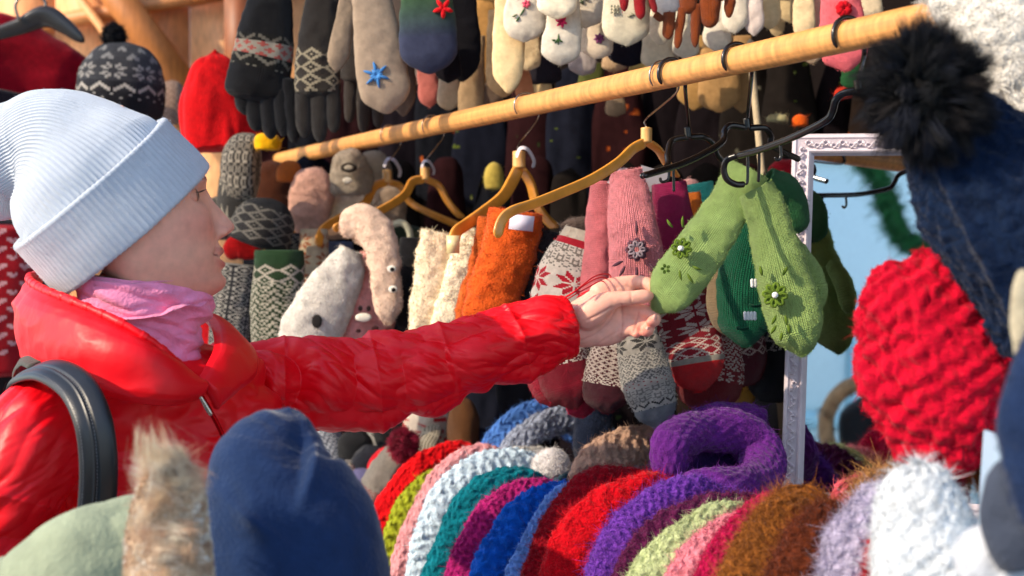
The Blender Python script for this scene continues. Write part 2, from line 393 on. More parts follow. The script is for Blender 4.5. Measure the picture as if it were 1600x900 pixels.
# ---- head in its own axes: f forward, l towards the camera, z up
YAW, PIT = R(17), R(8)
HF = np.array((math.cos(YAW) * math.cos(PIT), math.sin(YAW) * math.cos(PIT), math.sin(PIT)))
HL = nrm(np.cross(HF, np.array((0, 0, 1.0)))); HU = np.cross(HL, HF)
HO = P(213, 318, 1.70)
def head_pt(f, l, z): return HO + np.asarray(f)[..., None] * HF + np.asarray(l)[..., None] * HL + np.asarray(z)[..., None] * HU
def smooth_interp(z, xs, ys):
    x = np.linspace(xs[0], xs[-1], 400); y = np.interp(x, xs, ys); k = np.hanning(23); k /= k.sum()
    y = np.convolve(np.pad(y, 11, mode='edge'), k, 'valid'); return np.interp(z, x, y)
def head_grid(nz=260, nt=260):
    z = -.128 + .246 * (1 - np.cos(np.linspace(0, math.pi, nz))) / 2 * .5 + .246 * .5 * np.linspace(0, 1, nz)
    zz = [-.128, -.122, -.114, -.104, -.094, -.080, -.066, -.056, -.045, -.025, -.005, .010, .022, .045, .07, .095, .112, .118]
    ff = [.050, .074, .0865, .0885, .0865, .0895, .0905, .0885, .0870, .0850, .0815, .0840, .0850, .0660, .035, .012, .004, .001]
    ww = [.018, .030, .040, .048, .053, .058, .062, .064, .066, .068, .068, .067, .064, .052, .036, .020, .008, .001]
    bb = [.000, .012, .020, .028, .036, .046, .056, .062, .070, .082, .088, .088, .084, .070, .050, .030, .014, .001]
    f = smooth_interp(z, zz, ff); w = smooth_interp(z, zz, ww); b = smooth_interp(z, zz, bb)
    th = np.linspace(0, 2 * math.pi, nt, endpoint=False)
    # more columns around the nose
    th = th - .45 * np.sin(th)
    c, s_ = np.cos(th)[None], np.sin(th)[None]
    e = 2 / 2.25
    X = np.where(c > 0, f[:, None] * np.abs(c) ** e, -b[:, None] * np.abs(c) ** e) - 0
    Y = w[:, None] * np.sign(s_) * np.abs(s_) ** e
    Z = z[:, None] * np.ones_like(c)
    g = lambda q, m, s: np.exp(-((q - m) / s) ** 2)
    fr = (c > 0) * np.clip(c * 3, 0, 1)
    # nose
    Np = np.interp(Z, [-.058, -.0545, -.0505, -.045, -.039, -.028, -.014, 0, .008], [0, .004, .015, .0238, .0246, .0185, .0112, .0050, 0])
    sg = np.interp(Z, [-.06, -.048, -.03, 0], [.0135, .0125, .0085, .0065])
    X = X + fr * Np * np.exp(-np.abs(Y / sg) ** 2.2)
    for sd in (-1, 1):
        X = X + fr * .0105 * g(Y, sd * .0140, .0050) * g(Z, -.0470, .0065)            # wings of the nose
        X = X - fr * .0120 * g(Y, sd * .0085, .0038) * g(Z, -.0550, .0028)            # nostrils
        X = X - fr * .0130 * g(Y, sd * .0310, .0150) * g(Z, .001, .0095)              # eye sockets
        X = X + fr * .0045 * g(Y, sd * .0310, .0170) * g(Z, .018, .0060)              # brow
        X = X + fr * .0060 * g(Y, sd * .0420, .0150) * g(Z, -.036, .017)              # cheeks raised by the smile
        X = X - fr * .0045 * g(Y, sd * (.021 + (-.055 - Z) * .45), .0035) * g(Z, -.064, .012)   # smile folds
    zl = Z - 5.5 * Y ** 2
    X = X + fr * .0050 * g(zl, -.0695, .0046) * g(Y, 0, .020)
    X = X + fr * .0058 * g(zl, -.0862, .0050) * g(Y, 0, .018)
    X = X - fr * .0042 * g(zl, -.0778, .0022) * g(Y, 0, .022)
    X = X - fr * .0035 * g(Y, 0, .0035) * g(Z, -.062, .004)
    X = X + fr * .0040 * g(Z, -.1065, .011) * g(Y, 0, .017)
    X = X - fr * .0016 * g(Z, -.0965, .0045) * g(Y, 0, .016)
    V = head_pt(X, Y, Z)
    # close top and bottom
    lo = V[0].mean(0); hi = V[-1].mean(0)
    V = np.concatenate([(lo + (V[0] - lo) * 1e-3)[None], V, (hi + (V[-1] - hi) * 1e-2)[None]])
    return V
body = MB()
body.grid(head_grid(), (1, 1, 1))
# ear, mostly under the hat
# neck and trunk
body.grid(loft([(205, 400, 1.72, 150, .85), (212, 470, 1.73, 140, .85), (215, 540, 1.74, 150, .8), (210, 640, 1.75, 230, .5), (205, 760, 1.75, 330, .5), (200, 960, 1.75, 330, .5), (200, 1250, 1.75, 340, .5)], nv=90, nu=60, e0=.1, e1=.1), (1, 1, 1))
# left arm to the hand
HD = 1.975
body.grid(loft([(250, 640, 1.80, 90), (330, 612, 1.86, 80), (560, 603, 1.89, 80), (760, 558, 1.93, 70), (860, 516, 1.962, 62, .8), (905, 506, 1.972, 58, .72)], nv=90, nu=40, e0=.05, e1=.08, tr=.95), (1, 1, 1))
# right arm
body.grid(loft([(190, 660, 1.72, 90), (75, 650, 1.66, 80), (20, 760, 1.58, 90), (-30, 950, 1.55, 90), (10, 1090, 1.6, 70), (90, 1150, 1.68, 60)], nv=70, nu=36, e0=.05, e1=.1, tr=.95), (1, 1, 1))
# legs down to the ground, out of the picture
for sx in (130, 280):
    body.grid(loft([(sx, 1180, 1.75, 200), (sx, 1700, 1.75, 150), (sx + 4, 2320, 1.75, 100)], nv=60, nu=30, e0=.06, e1=.06, tr=.95), (1, 1, 1))
# ---- left hand, palm towards the camera, thumb on top
def hp(px, py, off): return P(px, py, HD + off)
def dig(pts):      # pts: (px, py, depth offset, width px)
    body.grid(loft([(a, b, HD + c, w, .92) for a, b, c, w in pts], nv=40, nu=24, e0=.14, e1=.12), (1, 1, 1))
body.grid(loft([(870, 512, HD - .004, 64, .70), (892, 510, HD - .003, 68, .62), (915, 504, HD - .002, 80, .50), (940, 496, HD - .001, 92, .42), (962, 489, HD + .001, 90, .36), (980, 487, HD + .003, 80, .30), (996, 489, HD + .002, 62, .26)], nv=50, nu=40, e0=.06, e1=.14, n=2.4), (1, 1, 1))
dig([(898, 507, -.008, 40), (922, 490, -.018, 48), (944, 475, -.023, 38), (962, 468, -.026, 27), (982, 466, -.028, 23), (1002, 464, -.027, 23), (1022, 461, -.022, 19)])   # thumb
dig([(925, 468, .002, 40), (948, 453, .006, 34), (970, 445, .008, 27), (995, 442, .008, 24), (1014, 445, .002, 22), (1027, 455, -.004, 19), (1033, 464, -.007, 15)])  # index
dig([(950, 490, .004, 36), (975, 484, .000, 30), (998, 487, -.004, 26), (1016, 492, -.006, 23), (1024, 499, -.014, 20), (1017, 503, -.022, 18), (1010, 502, -.026, 16)])  # middle
dig([(945, 506, .002, 36), (970, 504, -.002, 30), (990, 505, -.006, 25), (1006, 509, -.009, 21), (1014, 515, -.016, 19), (1008, 519, -.022, 17), (1002, 517, -.026, 14)])    # ring
dig([(930, 524, .000, 32), (955, 520, -.003, 27), (974, 516, -.008, 23), (988, 516, -.013, 19), (994, 521, -.018, 17), (988, 523, -.022, 14)])   # little
body.smooth = True
tmp = body.build('person_raw', SKIN, None, origin=(0, 0, 0))
md = tmp.modifiers.new('r', 'REMESH'); md.mode = 'VOXEL'; md.voxel_size = .0017; md.use_smooth_shade = True
ms = tmp.modifiers.new('s', 'SMOOTH'); ms.iterations = 3; ms.factor = .5
dg = bpy.context.evaluated_depsgraph_get(); ev = tmp.evaluated_get(dg); me = bpy.data.meshes.new_from_object(ev)
bpy.data.objects.remove(tmp)
n = len(me.vertices); co = np.zeros(n * 3, np.float32); me.vertices.foreach_get('co', co); co = co.reshape(-1, 3).astype(float)
# drop what no clothes would ever show: keep everything (one continuous body)
rel = co - HO; hf, hl, hz = rel @ HF, rel @ HL, rel @ HU
col = np.tile(lin('#edb096'), (n, 1)); g = lambda q, m, s: np.exp(-((q - m) / s) ** 2)
zl = hz - 5.5 * hl ** 2; front = (hf > .06) & (np.abs(hl) < .03) & (np.abs(hz) < .13)
isf = (np.abs(hz) < .14) & (np.abs(hl) < .1) & (hf > -.05) & (hf < .14)
def mixc(m, c):
    global col
    m = np.clip(m, 0, 1)[:, None]; col = col * (1 - m) + lin(c) * m
mixc(isf * .55 * g(hl, .045, .022) * g(hz, -.038, .022), '#d97f6d')
mixc(isf * .35 * g(hz, -.105, .02), '#dc8f7c')
mixc(isf * .5 * (np.abs(hl) < .02) * g(hz, -.048, .010) * (hf > .1), '#dd8c7c')
mixc(front * 1.0 * np.clip(1.4 * g(zl, -.0705, .0036), 0, 1) * g(hl, 0, .024), '#b04a48')
mixc(front * 1.0 * np.clip(1.4 * g(zl, -.0862, .0040), 0, 1) * g(hl, 0, .022), '#b9504e')
mixc(front * np.clip(1.3 * g(zl, -.0778, .0020), 0, 1) * g(hl, 0, .017), '#efe6dc')
mixc(isf * (hf > .05) * g(zl, -.0775, .0013) * g(np.abs(hl), .027, .006), '#6a2a26')
mixc(isf * (hf > .05) * .75 * g(np.abs(hl), .031, .019) * g(hz, .0195 - .25 * (np.abs(hl) - .031) ** 2 / .02, .0026), '#5a3a2a')
hand = (co[:, 0] > P(860, 500, HD)[0])
mixc(hand * .22, '#e8a596')
for (a, b, c) in ((1025, 459, -.022), (1034, 465, -.007), (1012, 506, -.03), (1005, 519, -.03), (993, 525, -.03)):
    dd = np.linalg.norm(co - hp(a, b, c), axis=1); mixc(.6 * np.exp(-(dd / .012) ** 2), '#dd7a68')
# creases of the palm and fingers, and the mesh relief that goes with them
nrmv = np.zeros(n * 3, np.float32); me.vertices.foreach_get('normal', nrmv); nrmv = nrmv.reshape(-1, 3)
hx = 800 + co[:, 0] / co[:, 1] * F; hy = 450 - (co[:, 2] - 1.5) / co[:, 1] * F; hm = hand & (co[:, 1] < HD + .004) & (hx > 866)
gro = np.zeros(n)
for line, wd, dp in (([(971, 476), (973, 500), (971, 524)], 1.5, 1.0), ([(998, 488), (994, 505), (990, 520)], 1.3, .9), ([(908, 532), (930, 522), (950, 505), (962, 486)], 1.7, .8), ([(918, 500), (938, 490), (955, 480)], 1.8, .9), ([(895, 492), (899, 520), (896, 540)], 1.5, .5), ([(985, 457), (987, 476)], 1.3, .6), ([(925, 545), (945, 530), (968, 516)], 1.6, .5)):
    lp, _ = crom([[a, b, 0] for a, b in line], 30)
    ds = np.full(n, 99.0); idx = np.where(hm)[0]
    ds[idx] = np.sqrt(((np.stack([hx[idx], hy[idx]], 1)[:, None] - lp[None, :, :2]) ** 2).sum(-1)).min(1)
    gro = np.maximum(gro, dp * np.exp(-(ds / wd) ** 2))
co2 = co - nrmv * (gro * .0016)[:, None] + nrmv * (hm * .0005 * fbm(co * 160, 3, 2))[:, None]
me.vertices.foreach_set('co', co2.astype(np.float32).ravel())
mixc(gro * .35, '#b9685a')
for sd in (-1, 1): mixc(isf * g(hl, sd * .0085, .0045) * g(hz, -.0550, .0032) * (hf > .085) * .85, '#5a2a22')
mixc(hm * np.clip(.5 * fbm(co * 45, 9, 2) + .05, 0, .5), '#dd8d80')
mixc(isf * np.clip(.35 * fbm(co * 38, 12, 2) + .02, 0, .4), '#d68476')
ca = me.color_attributes.new('Col', 'FLOAT_COLOR', 'POINT'); ca.data.foreach_set('color', np.hstack([col, np.ones((n, 1))]).astype(np.float32).ravel())
me.polygons.foreach_set('use_smooth', np.ones(len(me.polygons), bool))
me.materials.clear(); me.materials.append(SKIN); me.name = 'body'
bo = bpy.data.objects.new('body', me); COL.objects.link(bo); bo.parent = person; bo.location = -person.location
for (a, b, c, an, s_) in ((1022, 496, -.0265, .2, 1.0), (1011, 514, -.026, .3, .85)):
    m_ = MB(); m_.grid(loft([(a - 4 * s_, b - 1, HD + c + .003, 5 * s_), (a, b, HD + c, 10 * s_), (a + 5 * s_, b + 1, HD + c + .003, 8 * s_)], nv=14, nu=16, e0=.3, e1=.3, tr=.25), lin('#e0a090'), var=.02); m_.build('fingernail', LEATHER, person)
# eyes and lashes
eb = MB(); 
def ball(mb, c, r, cfun, nu=32, nv=24, ax=None):
    th = np.linspace(0, 2 * math.pi, nu, endpoint=False); ph = np.linspace(.001, math.pi - .001, nv)
    a = nrm(np.array(ax if ax is not None else (0, 0, 1.0))); b = nrm(np.cross(a, (.3, .9, .1))); cc = np.cross(a, b)
    V = np.array(c) + r * (np.cos(ph)[:, None, None] * a + np.sin(ph)[:, None, None] * (np.cos(th)[None, :, None] * b + np.sin(th)[None, :, None] * cc))
    C = np.array([cfun(p) for p in ph[:-1]])[:, None].repeat(nu, 1)
    return mb.grid(V, C, var=0)
for sd in (-1, 1):
    e1_ = MB(); ce = head_pt(.0600, sd * .031, -.0005)
    ball(e1_, ce, .0118, lambda p: lin('#15100c') if p < .22 else (lin('#3a2a1c') if p < .44 else (lin('#a08c84') if p < .62 else (lin('#8a5a46') if p < .72 else lin('#d99c84')))), ax=HF)
    e1_.build('eye', LEATHER, person)
    la = MB()
    for k in range(22):
        q = sd * (.019 + k * .0011); zt = .0052 - 18 * (q - sd * .031) ** 2
        p0 = head_pt(.0655 + math.sqrt(max(.012 ** 2 - (q - sd * .031) ** 2 - .00002, 1e-6)), q, zt)
        la.tube([p0, p0 + HF * .0030 - HU * .0006, p0 + HF * .0052 + HU * .0006], [.0004, .0003, .0001], lin('#1c120c'), nu=5, n=5, px=False)
    la.build('eyelashes', LEATHER, person)

# ---- beanie
nur = 8 * 96
HATC = lin('#bcc3cd')
def ribf(S, TH, V, k=96, a=.0016): return a * (np.abs(np.sin((TH + .030 * fbm(V * 14, 91, 2)) * k / 2)) ** .7 - .6)
hat = MB(); sh = seed()
def hd(S, TH, V):
    h = ribf(S, TH, V, 96, .0018) * np.clip((.36 - S) / .06, .25, 1)
    h = h + .010 * fbm(V * 13, sh, 2)
    # slouch folds where the knit gathers behind the crown
    h = h - .012 * np.exp(-((S - .205 - .03 * np.sin(TH * 1.0 + 2)) / .016) ** 2) * (np.sin(TH + .9) > -.2) - .008 * np.exp(-((S - .262) / .012) ** 2)
    return h
V = loft([(200, 344, 1.70, 262, .78), (180, 325, 1.70, 272, .80), (140, 283, 1.70, 276, .82), (84, 238, 1.70, 218, .85), (38, 236, 1.705, 158, .9), (-12, 258, 1.71, 148, .9), (-50, 300, 1.72, 120, .9), (-62, 330, 1.725, 70, .9)], nv=330, nu=nur, e0=.0, e1=.14, disp=hd)
hat.grid(V, HATC, var=.03); hat.fuzz(9000, .0045, .00018, spread=.6, grav=.1, tint=.05)
hato = hat.build('beanie', KNITF := mat('ribbed_knit', .95, .12, .5, 'noise', .5, 900, .0012, .04, 80), person)
cf = MB()
# turned-up cuff: a closed ring of knit between the hem and the fold
o, L = crom([[*P(212, 358, 1.70), 0], [*P(142, 284, 1.70), 0]], 2)
A0, A1 = P(212, 360, 1.718), P(140, 283, 1.694); ax = A1 - A0
vw = nrm((A0 + A1) / 2 - CAM); Wd = nrm(np.cross(nrm(ax), vw)); Dd = np.cross(Wd, nrm(ax))
prof = [(.06, -.0035), (.02, -.0028), (.0, 0), (.0, .006), (.03, .0085), (.10, .0095), (.3, .0105), (.6, .0108), (.88, .0118), (.96, .0125), (1.0, .0105), (1.005, .006), (.98, .001), (.93, -.003)]
pp, _ = crom([[a * .083, b, 0] for a, b in prof], 130)
th = np.linspace(0, 2 * math.pi, nur, endpoint=False)
rows = []
for a, b, _ in pp:
    t = a / .083; wa = (145 * (1 - t) + 137 * t) * 1.70 / F + b; wb = wa * .80
    c = A0 + ax * t
    wob = 1 + .004 * np.sin(3 * th + 1) + .003 * np.sin(5 * th)
    rows.append(c + (Wd * (wa * np.cos(th) * wob)[:, None]) + Dd * (wb * np.sin(th) * wob)[:, None])
V = np.stack(rows); Nn = gridn(V); V = V + Nn * (.0008 * (np.abs(np.sin((th[None] + .026 * fbm(V * 14, 92, 2)) * 96 / 2)) ** .7 - .6))[..., None]
V = V + Nn * (.0025 * fbm(V * 16, 5, 2))[..., None]
cf.grid(V, HATC * .98, var=.03); cf.fuzz(16000, .004, .00018, spread=.6, grav=.1, tint=.05)
cf.build('cuff', KNITF, hato)

# ---- pink neck warmer
sc = MB(); s1 = seed()
def sd_(S, TH, V):
    q = V * np.array((6, 6, 34)) + np.stack([S * 0, S * 0, np.sin(TH + 1) * .8], -1)
    h = .010 * ridge(fbm(q, s1, 2) * 1.6) - .004
    h = h + .005 * ridge(fbm(V * np.array((20, 20, 60)), s1 + 3, 2) * 1.5)
    return h * np.clip(S / .012, .15, 1)
rimf = lambda: None
V = loft([(222, 446, 1.705, 222, .66), (226, 462, 1.705, 226, .68), (232, 486, 1.71, 214, .70), (240, 516, 1.712, 186, .72), (250, 548, 1.712, 150, .75), (258, 590, 1.71, 120, .75)], nv=150, nu=220, e0=0, e1=.05, disp=sd_)
# tilt of the upper edge: higher at the nape
up = np.clip((V[..., 0] - P(222, 446, 1.7)[0]) / -.08, -1, 1)
V[..., 2] += (.010 * up + .020 * np.clip(up, 0, 1)) * np.linspace(1, 0, 150)[:, None] ** 1.5
c0 = V[0].mean(0); inner = np.stack([c0 + (V[0] - c0) * k + np.array((0, 0, q)) for k, q in ((.99, .0035), (.965, .0045), (.94, .002), (.92, -.01), (.88, -.035))])[::-1]
sc.grid(np.concatenate([inner, V[1:]]), lin('#ee8fb4'), var=.02)
sc.build('neck_warmer', FLEECE, person)

# ---- jacket: trunk, sleeves
RED = lin('#e80416')
jk = MB(); s2 = seed()
def jd(S, TH, V):
    q = V * np.array((9, 9, 20)); h = .013 * ridge(fbm(q + .5 * fbm(V * 7, s2, 2)[..., None], s2 + 1, 1) * 1.5)
    return h + .0036 * ridge(fbm(V * np.array((26, 26, 44)) + .6 * fbm(V * 12, s2 + 8, 1)[..., None], s2 + 5, 2) * 1.6) - .008
jk.grid(loft([(222, 520, 1.735, 190, .9), (222, 560, 1.74, 310, .72), (222, 610, 1.745, 400, .68), (218, 700, 1.75, 432, .68), (212, 850, 1.75, 440, .6), (208, 1050, 1.75, 430, .62), (206, 1250, 1.75, 450, .62), (206, 1330, 1.75, 440, .62)], nv=260, nu=260, e0=.05, e1=.03, disp=jd), RED, var=.02)
def sleeve_disp(puff, seams, a1=.0095, s0=0):
    ss = seed()
    def f(S, TH, V):
        L = S.max()
        q = np.stack([S * 15 + .55 * np.sin(TH + .8) + .25 * np.sin(2 * TH), np.cos(TH) * .9, np.sin(TH) * .9], -1)
        w1 = fbm(q + .30 * fbm(V * 9, ss + 9, 1)[..., None], ss, 1) * 1.25
        h = a1 * (ridge(w1 * 1.8) - .35)
        q2 = np.stack([S * 40 + 2.6 * np.sin(TH + 1.3), np.cos(TH) * 2.0, np.sin(TH) * 2.0], -1)
        h = h + a1 * .30 * ridge(fbm(q2 + .7 * w1[..., None], ss + 4, 1) * 1.8) + a1 * .10 * ridge(fbm(q2 * 2.3 + 1.2 * w1[..., None], ss + 6, 1) * 1.8)
        for s_ in seams:
            h = h - .0028 * np.exp(-np.abs((S / L - s_) * L / .005) ** 1.3) + .002 * np.exp(-(((S / L - s_) * L) / .03) ** 2)
        return h
    return f
# left sleeve
V = loft([(318, 606, 1.83, 146, .9), (400, 602, 1.868, 130, .9), (480, 600, 1.882, 134, .85), (560, 596, 1.892, 143, .82), (640, 583, 1.905, 143, .82), (720, 561, 1.918, 133, .82), (800, 533, 1.935, 122, .82), (850, 516, 1.948, 112, .82), (880, 508, 1.957, 98, .8)], nv=520, nu=260, e0=.04, e1=0, disp=sleeve_disp(1, (.22, .46, .66, .86)))
jk.grid(V, RED, var=.02)
c0 = V[-1].mean(0); ax = nrm(V[-1].mean(0) - V[-12].mean(0))
jk.grid(np.stack([c0 + (V[-1] - c0) * k + ax * q for k, q in ((1, 0), (1.0, .004), (.96, .0075), (.88, .0085), (.80, .006), (.72, .0), (.66, -.03), (.6, -.05))]), RED * .9, var=.02)
# right sleeve, nearest the camera
jk.grid(loft([(95, 600, 1.66, 120, .9), (70, 640, 1.62, 150, .9), (40, 700, 1.59, 172, .9), (8, 790, 1.57, 178, .9), (-22, 900, 1.56, 170, .9), (-15, 1030, 1.585, 150, .9), (40, 1110, 1.64, 120), (110, 1150, 1.70, 100)], nv=420, nu=220, e0=.12, e1=.04, disp=sleeve_disp(1, (.3, .6), .009)), RED, var=.02)
jacket = jk.build('jacket', NYLON, person)
# collar: thick quilted band standing round the neck
def band(top, bot, thick, col, bulge=.01, nu=160, nv=60, wr=.006, name='collar', m=NYLON, parent=None, px=True):
    T_, _ = crom([P(*p) if px else p for p in top], nu); B_, _ = crom([P(*p) if px else p for p in bot], nu)
    v = np.linspace(0, 1, nv)[:, None, None]
    M = T_[None] * (1 - v) + B_[None] * v
    N = gridn(M, False); s_ = seed()
    if (N * (CAM - M)).sum() < 0: N = -N
    bl = np.sin(np.linspace(0, math.pi, nv))[:, None, None]
    hh = (wr * ridge(fbm(M * np.array((10, 10, 30)), s_, 1) * 1.5) + wr * .22 * ridge(fbm(M * 40, s_ + 1, 1) * 1.5))[..., None] * np.clip(bl * 2, .3, 1)
    Fv = M + N * (thick / 2 * np.clip(bl * 4, 0, 1) + bulge * bl + hh); Bv = M - N * (thick / 2 * np.clip(bl * 4, 0, 1)) + N * bulge * bl * .6
    ring = np.concatenate([Fv, Bv[::-1]], 0)          # closed around the band, open along its ends
    ring = ring.transpose(1, 0, 2)
    e0 = ring[0].mean(0); e1 = ring[-1].mean(0)
    ring = np.concatenate([(e0 + (ring[:1] - e0) * .01), ring, (e1 + (ring[-1:] - e1) * .01)])
    mb = MB(); mb.grid(ring, col, var=.02)
    return mb
mb = band([(62, 428, 1.84), (46, 436, 1.77), (58, 450, 1.68), (100, 468, 1.62), (150, 488, 1.585), (205, 515, 1.565), (255, 548, 1.575), (305, 592, 1.61)],
          [(66, 540, 1.86), (50, 560, 1.77), (64, 584, 1.68), (108, 604, 1.60), (162, 618, 1.565), (212, 630, 1.555), (262, 634, 1.565), (308, 626, 1.60)], .012, RED, bulge=.012)
mb.tube([(62, 428, 1.84), (46, 434, 1.77), (60, 448, 1.68), (100, 465, 1.62), (150, 486, 1.583), (205, 513, 1.563), (255, 547, 1.573), (303, 590, 1.61)], .0001, RED, nu=5, n=20)
s_r = seed(); mb.grid(loft([(62, 428, 1.84, 12), (46, 434, 1.77, 12), (60, 448, 1.68, 13), (100, 465, 1.62, 13), (150, 486, 1.583, 13), (205, 513, 1.563, 13), (255, 547, 1.573, 12), (303, 590, 1.61, 10)], nv=400, nu=24, e0=.02, e1=.02, tr=.9, disp=lambda S, TH, V: .0014 * fbm(V * 70, s_r, 2) - .0008 * (np.sin(S / .0042 + 3 * fbm(V * 20, s_r + 1, 1)) > .6)), RED, var=.02)
mb.build('collar', NYLON, jacket)
mb = band([(308, 594, 1.612), (322, 570, 1.64), (334, 542, 1.68), (330, 512, 1.74), (316, 492, 1.79)],
          [(340, 640, 1.62), (372, 612, 1.66), (398, 590, 1.71), (400, 566, 1.76), (378, 545, 1.82)], .010, RED, bulge=.008, wr=.003)
mb.build('collar', NYLON, jacket)
zp = MB()
zp.tube([(300, 596, 1.600), (316, 622, 1.602), (334, 652, 1.608), (352, 690, 1.615), (368, 740, 1.62)], .0028, lin('#a00812'), nu=8, n=60)
zp.tube([(303, 598, 1.594), (306, 603, 1.594), (309, 610, 1.596)], .0032, lin('#b9b2a8'), nu=10, n=12)
zp.tube([(309, 612, 1.594), (316, 625, 1.596), (326, 642, 1.599), (331, 650, 1.60)], [.0014, .0022, .0028, .0020], lin('#b9b2a8'), nu=10, n=18, flat=.5)
zp.build('zipper', METAL, jacket)

# ---- backpack with its leather strap
bag = thing('backpack', P(-90, 800, 1.9), 'black leather backpack strap curving over the right shoulder of the red jacket', 'backpack')
mb = MB(); mb.grid(loft([(-130, 560, 1.92, 120, .5), (-140, 640, 1.95, 200, .5), (-150, 800, 1.97, 230, .5), (-150, 960, 1.97, 220, .5)], nv=50, nu=48, e0=.15, e1=.12, n=3), lin('#15171c')); mb.build('bag_body', LEATHER, bag)
def strap(pts, w, th, col, roll_pts=None):
    mb = MB(); return mb
def ribbon(pts, width, thick, outv, col, n=120, nn=16, groove=True):
    """flat strap; outv gives the outward normal at each control point"""
    o, L = crom([[*P(*p), *q, ww] for p, q, ww in zip(pts, outv, width)], n)
    C = o[:, :3]; N = nrm(o[:, 3:6]); T = nrm(np.gradient(C, axis=0)); W = nrm(np.cross(T, N)); N = np.cross(W, T)
    x = np.linspace(-1, 1, nn)
    up = thick * (1 - np.abs(x) ** 6 * .9)
    if groove: up = up + .0016 * np.exp(-((np.abs(x) - .0) / .07) ** 2) * -1 + .0012 * np.exp(-((x - .15) / .06) ** 2)
    w = o[:, 6][:, None, None] / 2
    Fv = C[:, None] + W[:, None] * x[None, :, None] * w + N[:, None] * up[None, :, None]
    Bv = C[:, None] + W[:, None] * x[None, ::-1, None] * w - N[:, None] * thick * .3
    ring = np.concatenate([Fv, Bv], 1); e0, e1 = ring[0].mean(0), ring[-1].mean(0)
    ring = np.concatenate([(e0 + (ring[:1] - e0) * .01), ring, e1 + (ring[-1:] - e1) * .01])
    return MB().grid(ring, col, var=.03), (C, W, N)
pts = [(22, 612, 1.74), (36, 590, 1.62), (75, 578, 1.545), (118, 602, 1.50), (143, 650, 1.475), (153, 710, 1.47), (152, 780, 1.475), (140, 860, 1.49), (110, 940, 1.54)]
outv = [(-.8, .1, .6), (-.4, -.3, .9), (-.1, -.6, .8), (.15, -.85, .5), (.2, -.97, .15), (.2, -1, 0), (.2, -1, -.1), (.1, -1, -.2), (0, -1, -.3)]
mb, (C_, W_, N_) = ribbon(pts, [.030, .034, .038, .039, .039, .039, .039, .039, .036], .0055, outv, lin('#16181d'), n=160, nn=40)
st_ = mb.build('shoulder_strap', LEATHER, bag)
mb = MB()
for side in (.42, .02):
    k = np.arange(4, 156, 1)
    for i in k:
        c = C_[i] + W_[i] * side * .039 * .9 + N_[i] * .0056
        t = (C_[min(i + 1, 159)] - C_[i]) * .3
        mb.faces([c - t - W_[i] * .0004, c - t + W_[i] * .0004, c + t + W_[i] * .0004, c + t - W_[i] * .0004], [[0, 1, 2, 3]], lin('#6b6c70'))
mb.build('stitching', CLOTH, st_)
mb, _ = ribbon([(28, 640, 1.80), (26, 580, 1.72), (42, 562, 1.66), (58, 570, 1.62)], [.022] * 4, .003, [(-.8, -.4, .2), (-.6, -.6, .5), (-.3, -.6, .7), (0, -.5, .8)], lin('#4a4a44'), n=40, groove=False)
mb.build('webbing', CLOTH, bag)

# ---- red cord bracelet
mb = MB()
for (a, b, r_) in ((0, 0, .0009), (6, -5, .0009), (-3, 6, .0008)):
    mb.tube([(872 + a, 472 + b, 1.940), (895 + a, 458 + b, 1.935), (922 + a, 440 + b * 1.5, 1.945), (942 + a, 433 + b, 1.965), (948 + a, 440 + b, 1.985), (930 + a, 452 + b, 1.995), (900 + a, 465 + b, 2.0)], r_, lin('#c80a1a'), nu=8, n=60)
tag(mb.build('bracelet', CLOTH), 'thin red cord bracelet around the wrist of the outstretched hand', 'bracelet')

# ================================================================ the hooded customer in front
hp_ = thing('person', P(330, 1500, 1.30), 'person seen from behind in a navy pointed hood and sage green fur-edged coat', 'person')
bd = MB()
bd.grid(loft([(448, 690, 1.30, 130), (452, 740, 1.30, 170), (452, 860, 1.30, 190), (440, 960, 1.30, 170), (400, 1030, 1.31, 170), (340, 1090, 1.32, 520, .45), (330, 1400, 1.33, 560, .45), (330, 1900, 1.33, 480, .5)], nv=120, nu=60, e0=.08, e1=.05, tr=.9), lin('#d9a68c'))
for sx in (250, 420):
    bd.grid(loft([(sx, 1850, 1.33, 230), (sx, 2400, 1.33, 170), (sx, 2980, 1.33, 120)], nv=40, nu=28, e0=.06, e1=.06, tr=.95), lin('#3a3f4c'))
tmp = bd.build('raw', SKIN, None, origin=(0, 0, 0)); md = tmp.modifiers.new('r', 'REMESH'); md.mode = 'VOXEL'; md.voxel_size = .004
dg = bpy.context.evaluated_depsgraph_get(); me2 = bpy.data.meshes.new_from_object(tmp.evaluated_get(dg)); bpy.data.objects.remove(tmp)
n2 = len(me2.vertices); cc = np.tile(np.r_[lin('#d9a68c'), 1.0], (n2, 1)).astype(np.float32)
me2.color_attributes.new('Col', 'FLOAT_COLOR', 'POINT').data.foreach_set('color', cc.ravel()); me2.polygons.foreach_set('use_smooth', np.ones(len(me2.polygons), bool)); me2.materials.clear(); me2.materials.append(SKIN)
bo2 = bpy.data.objects.new('body', me2); COL.objects.link(bo2); bo2.parent = hp_; bo2.location = -hp_.location
mb = MB(); s3 = seed()
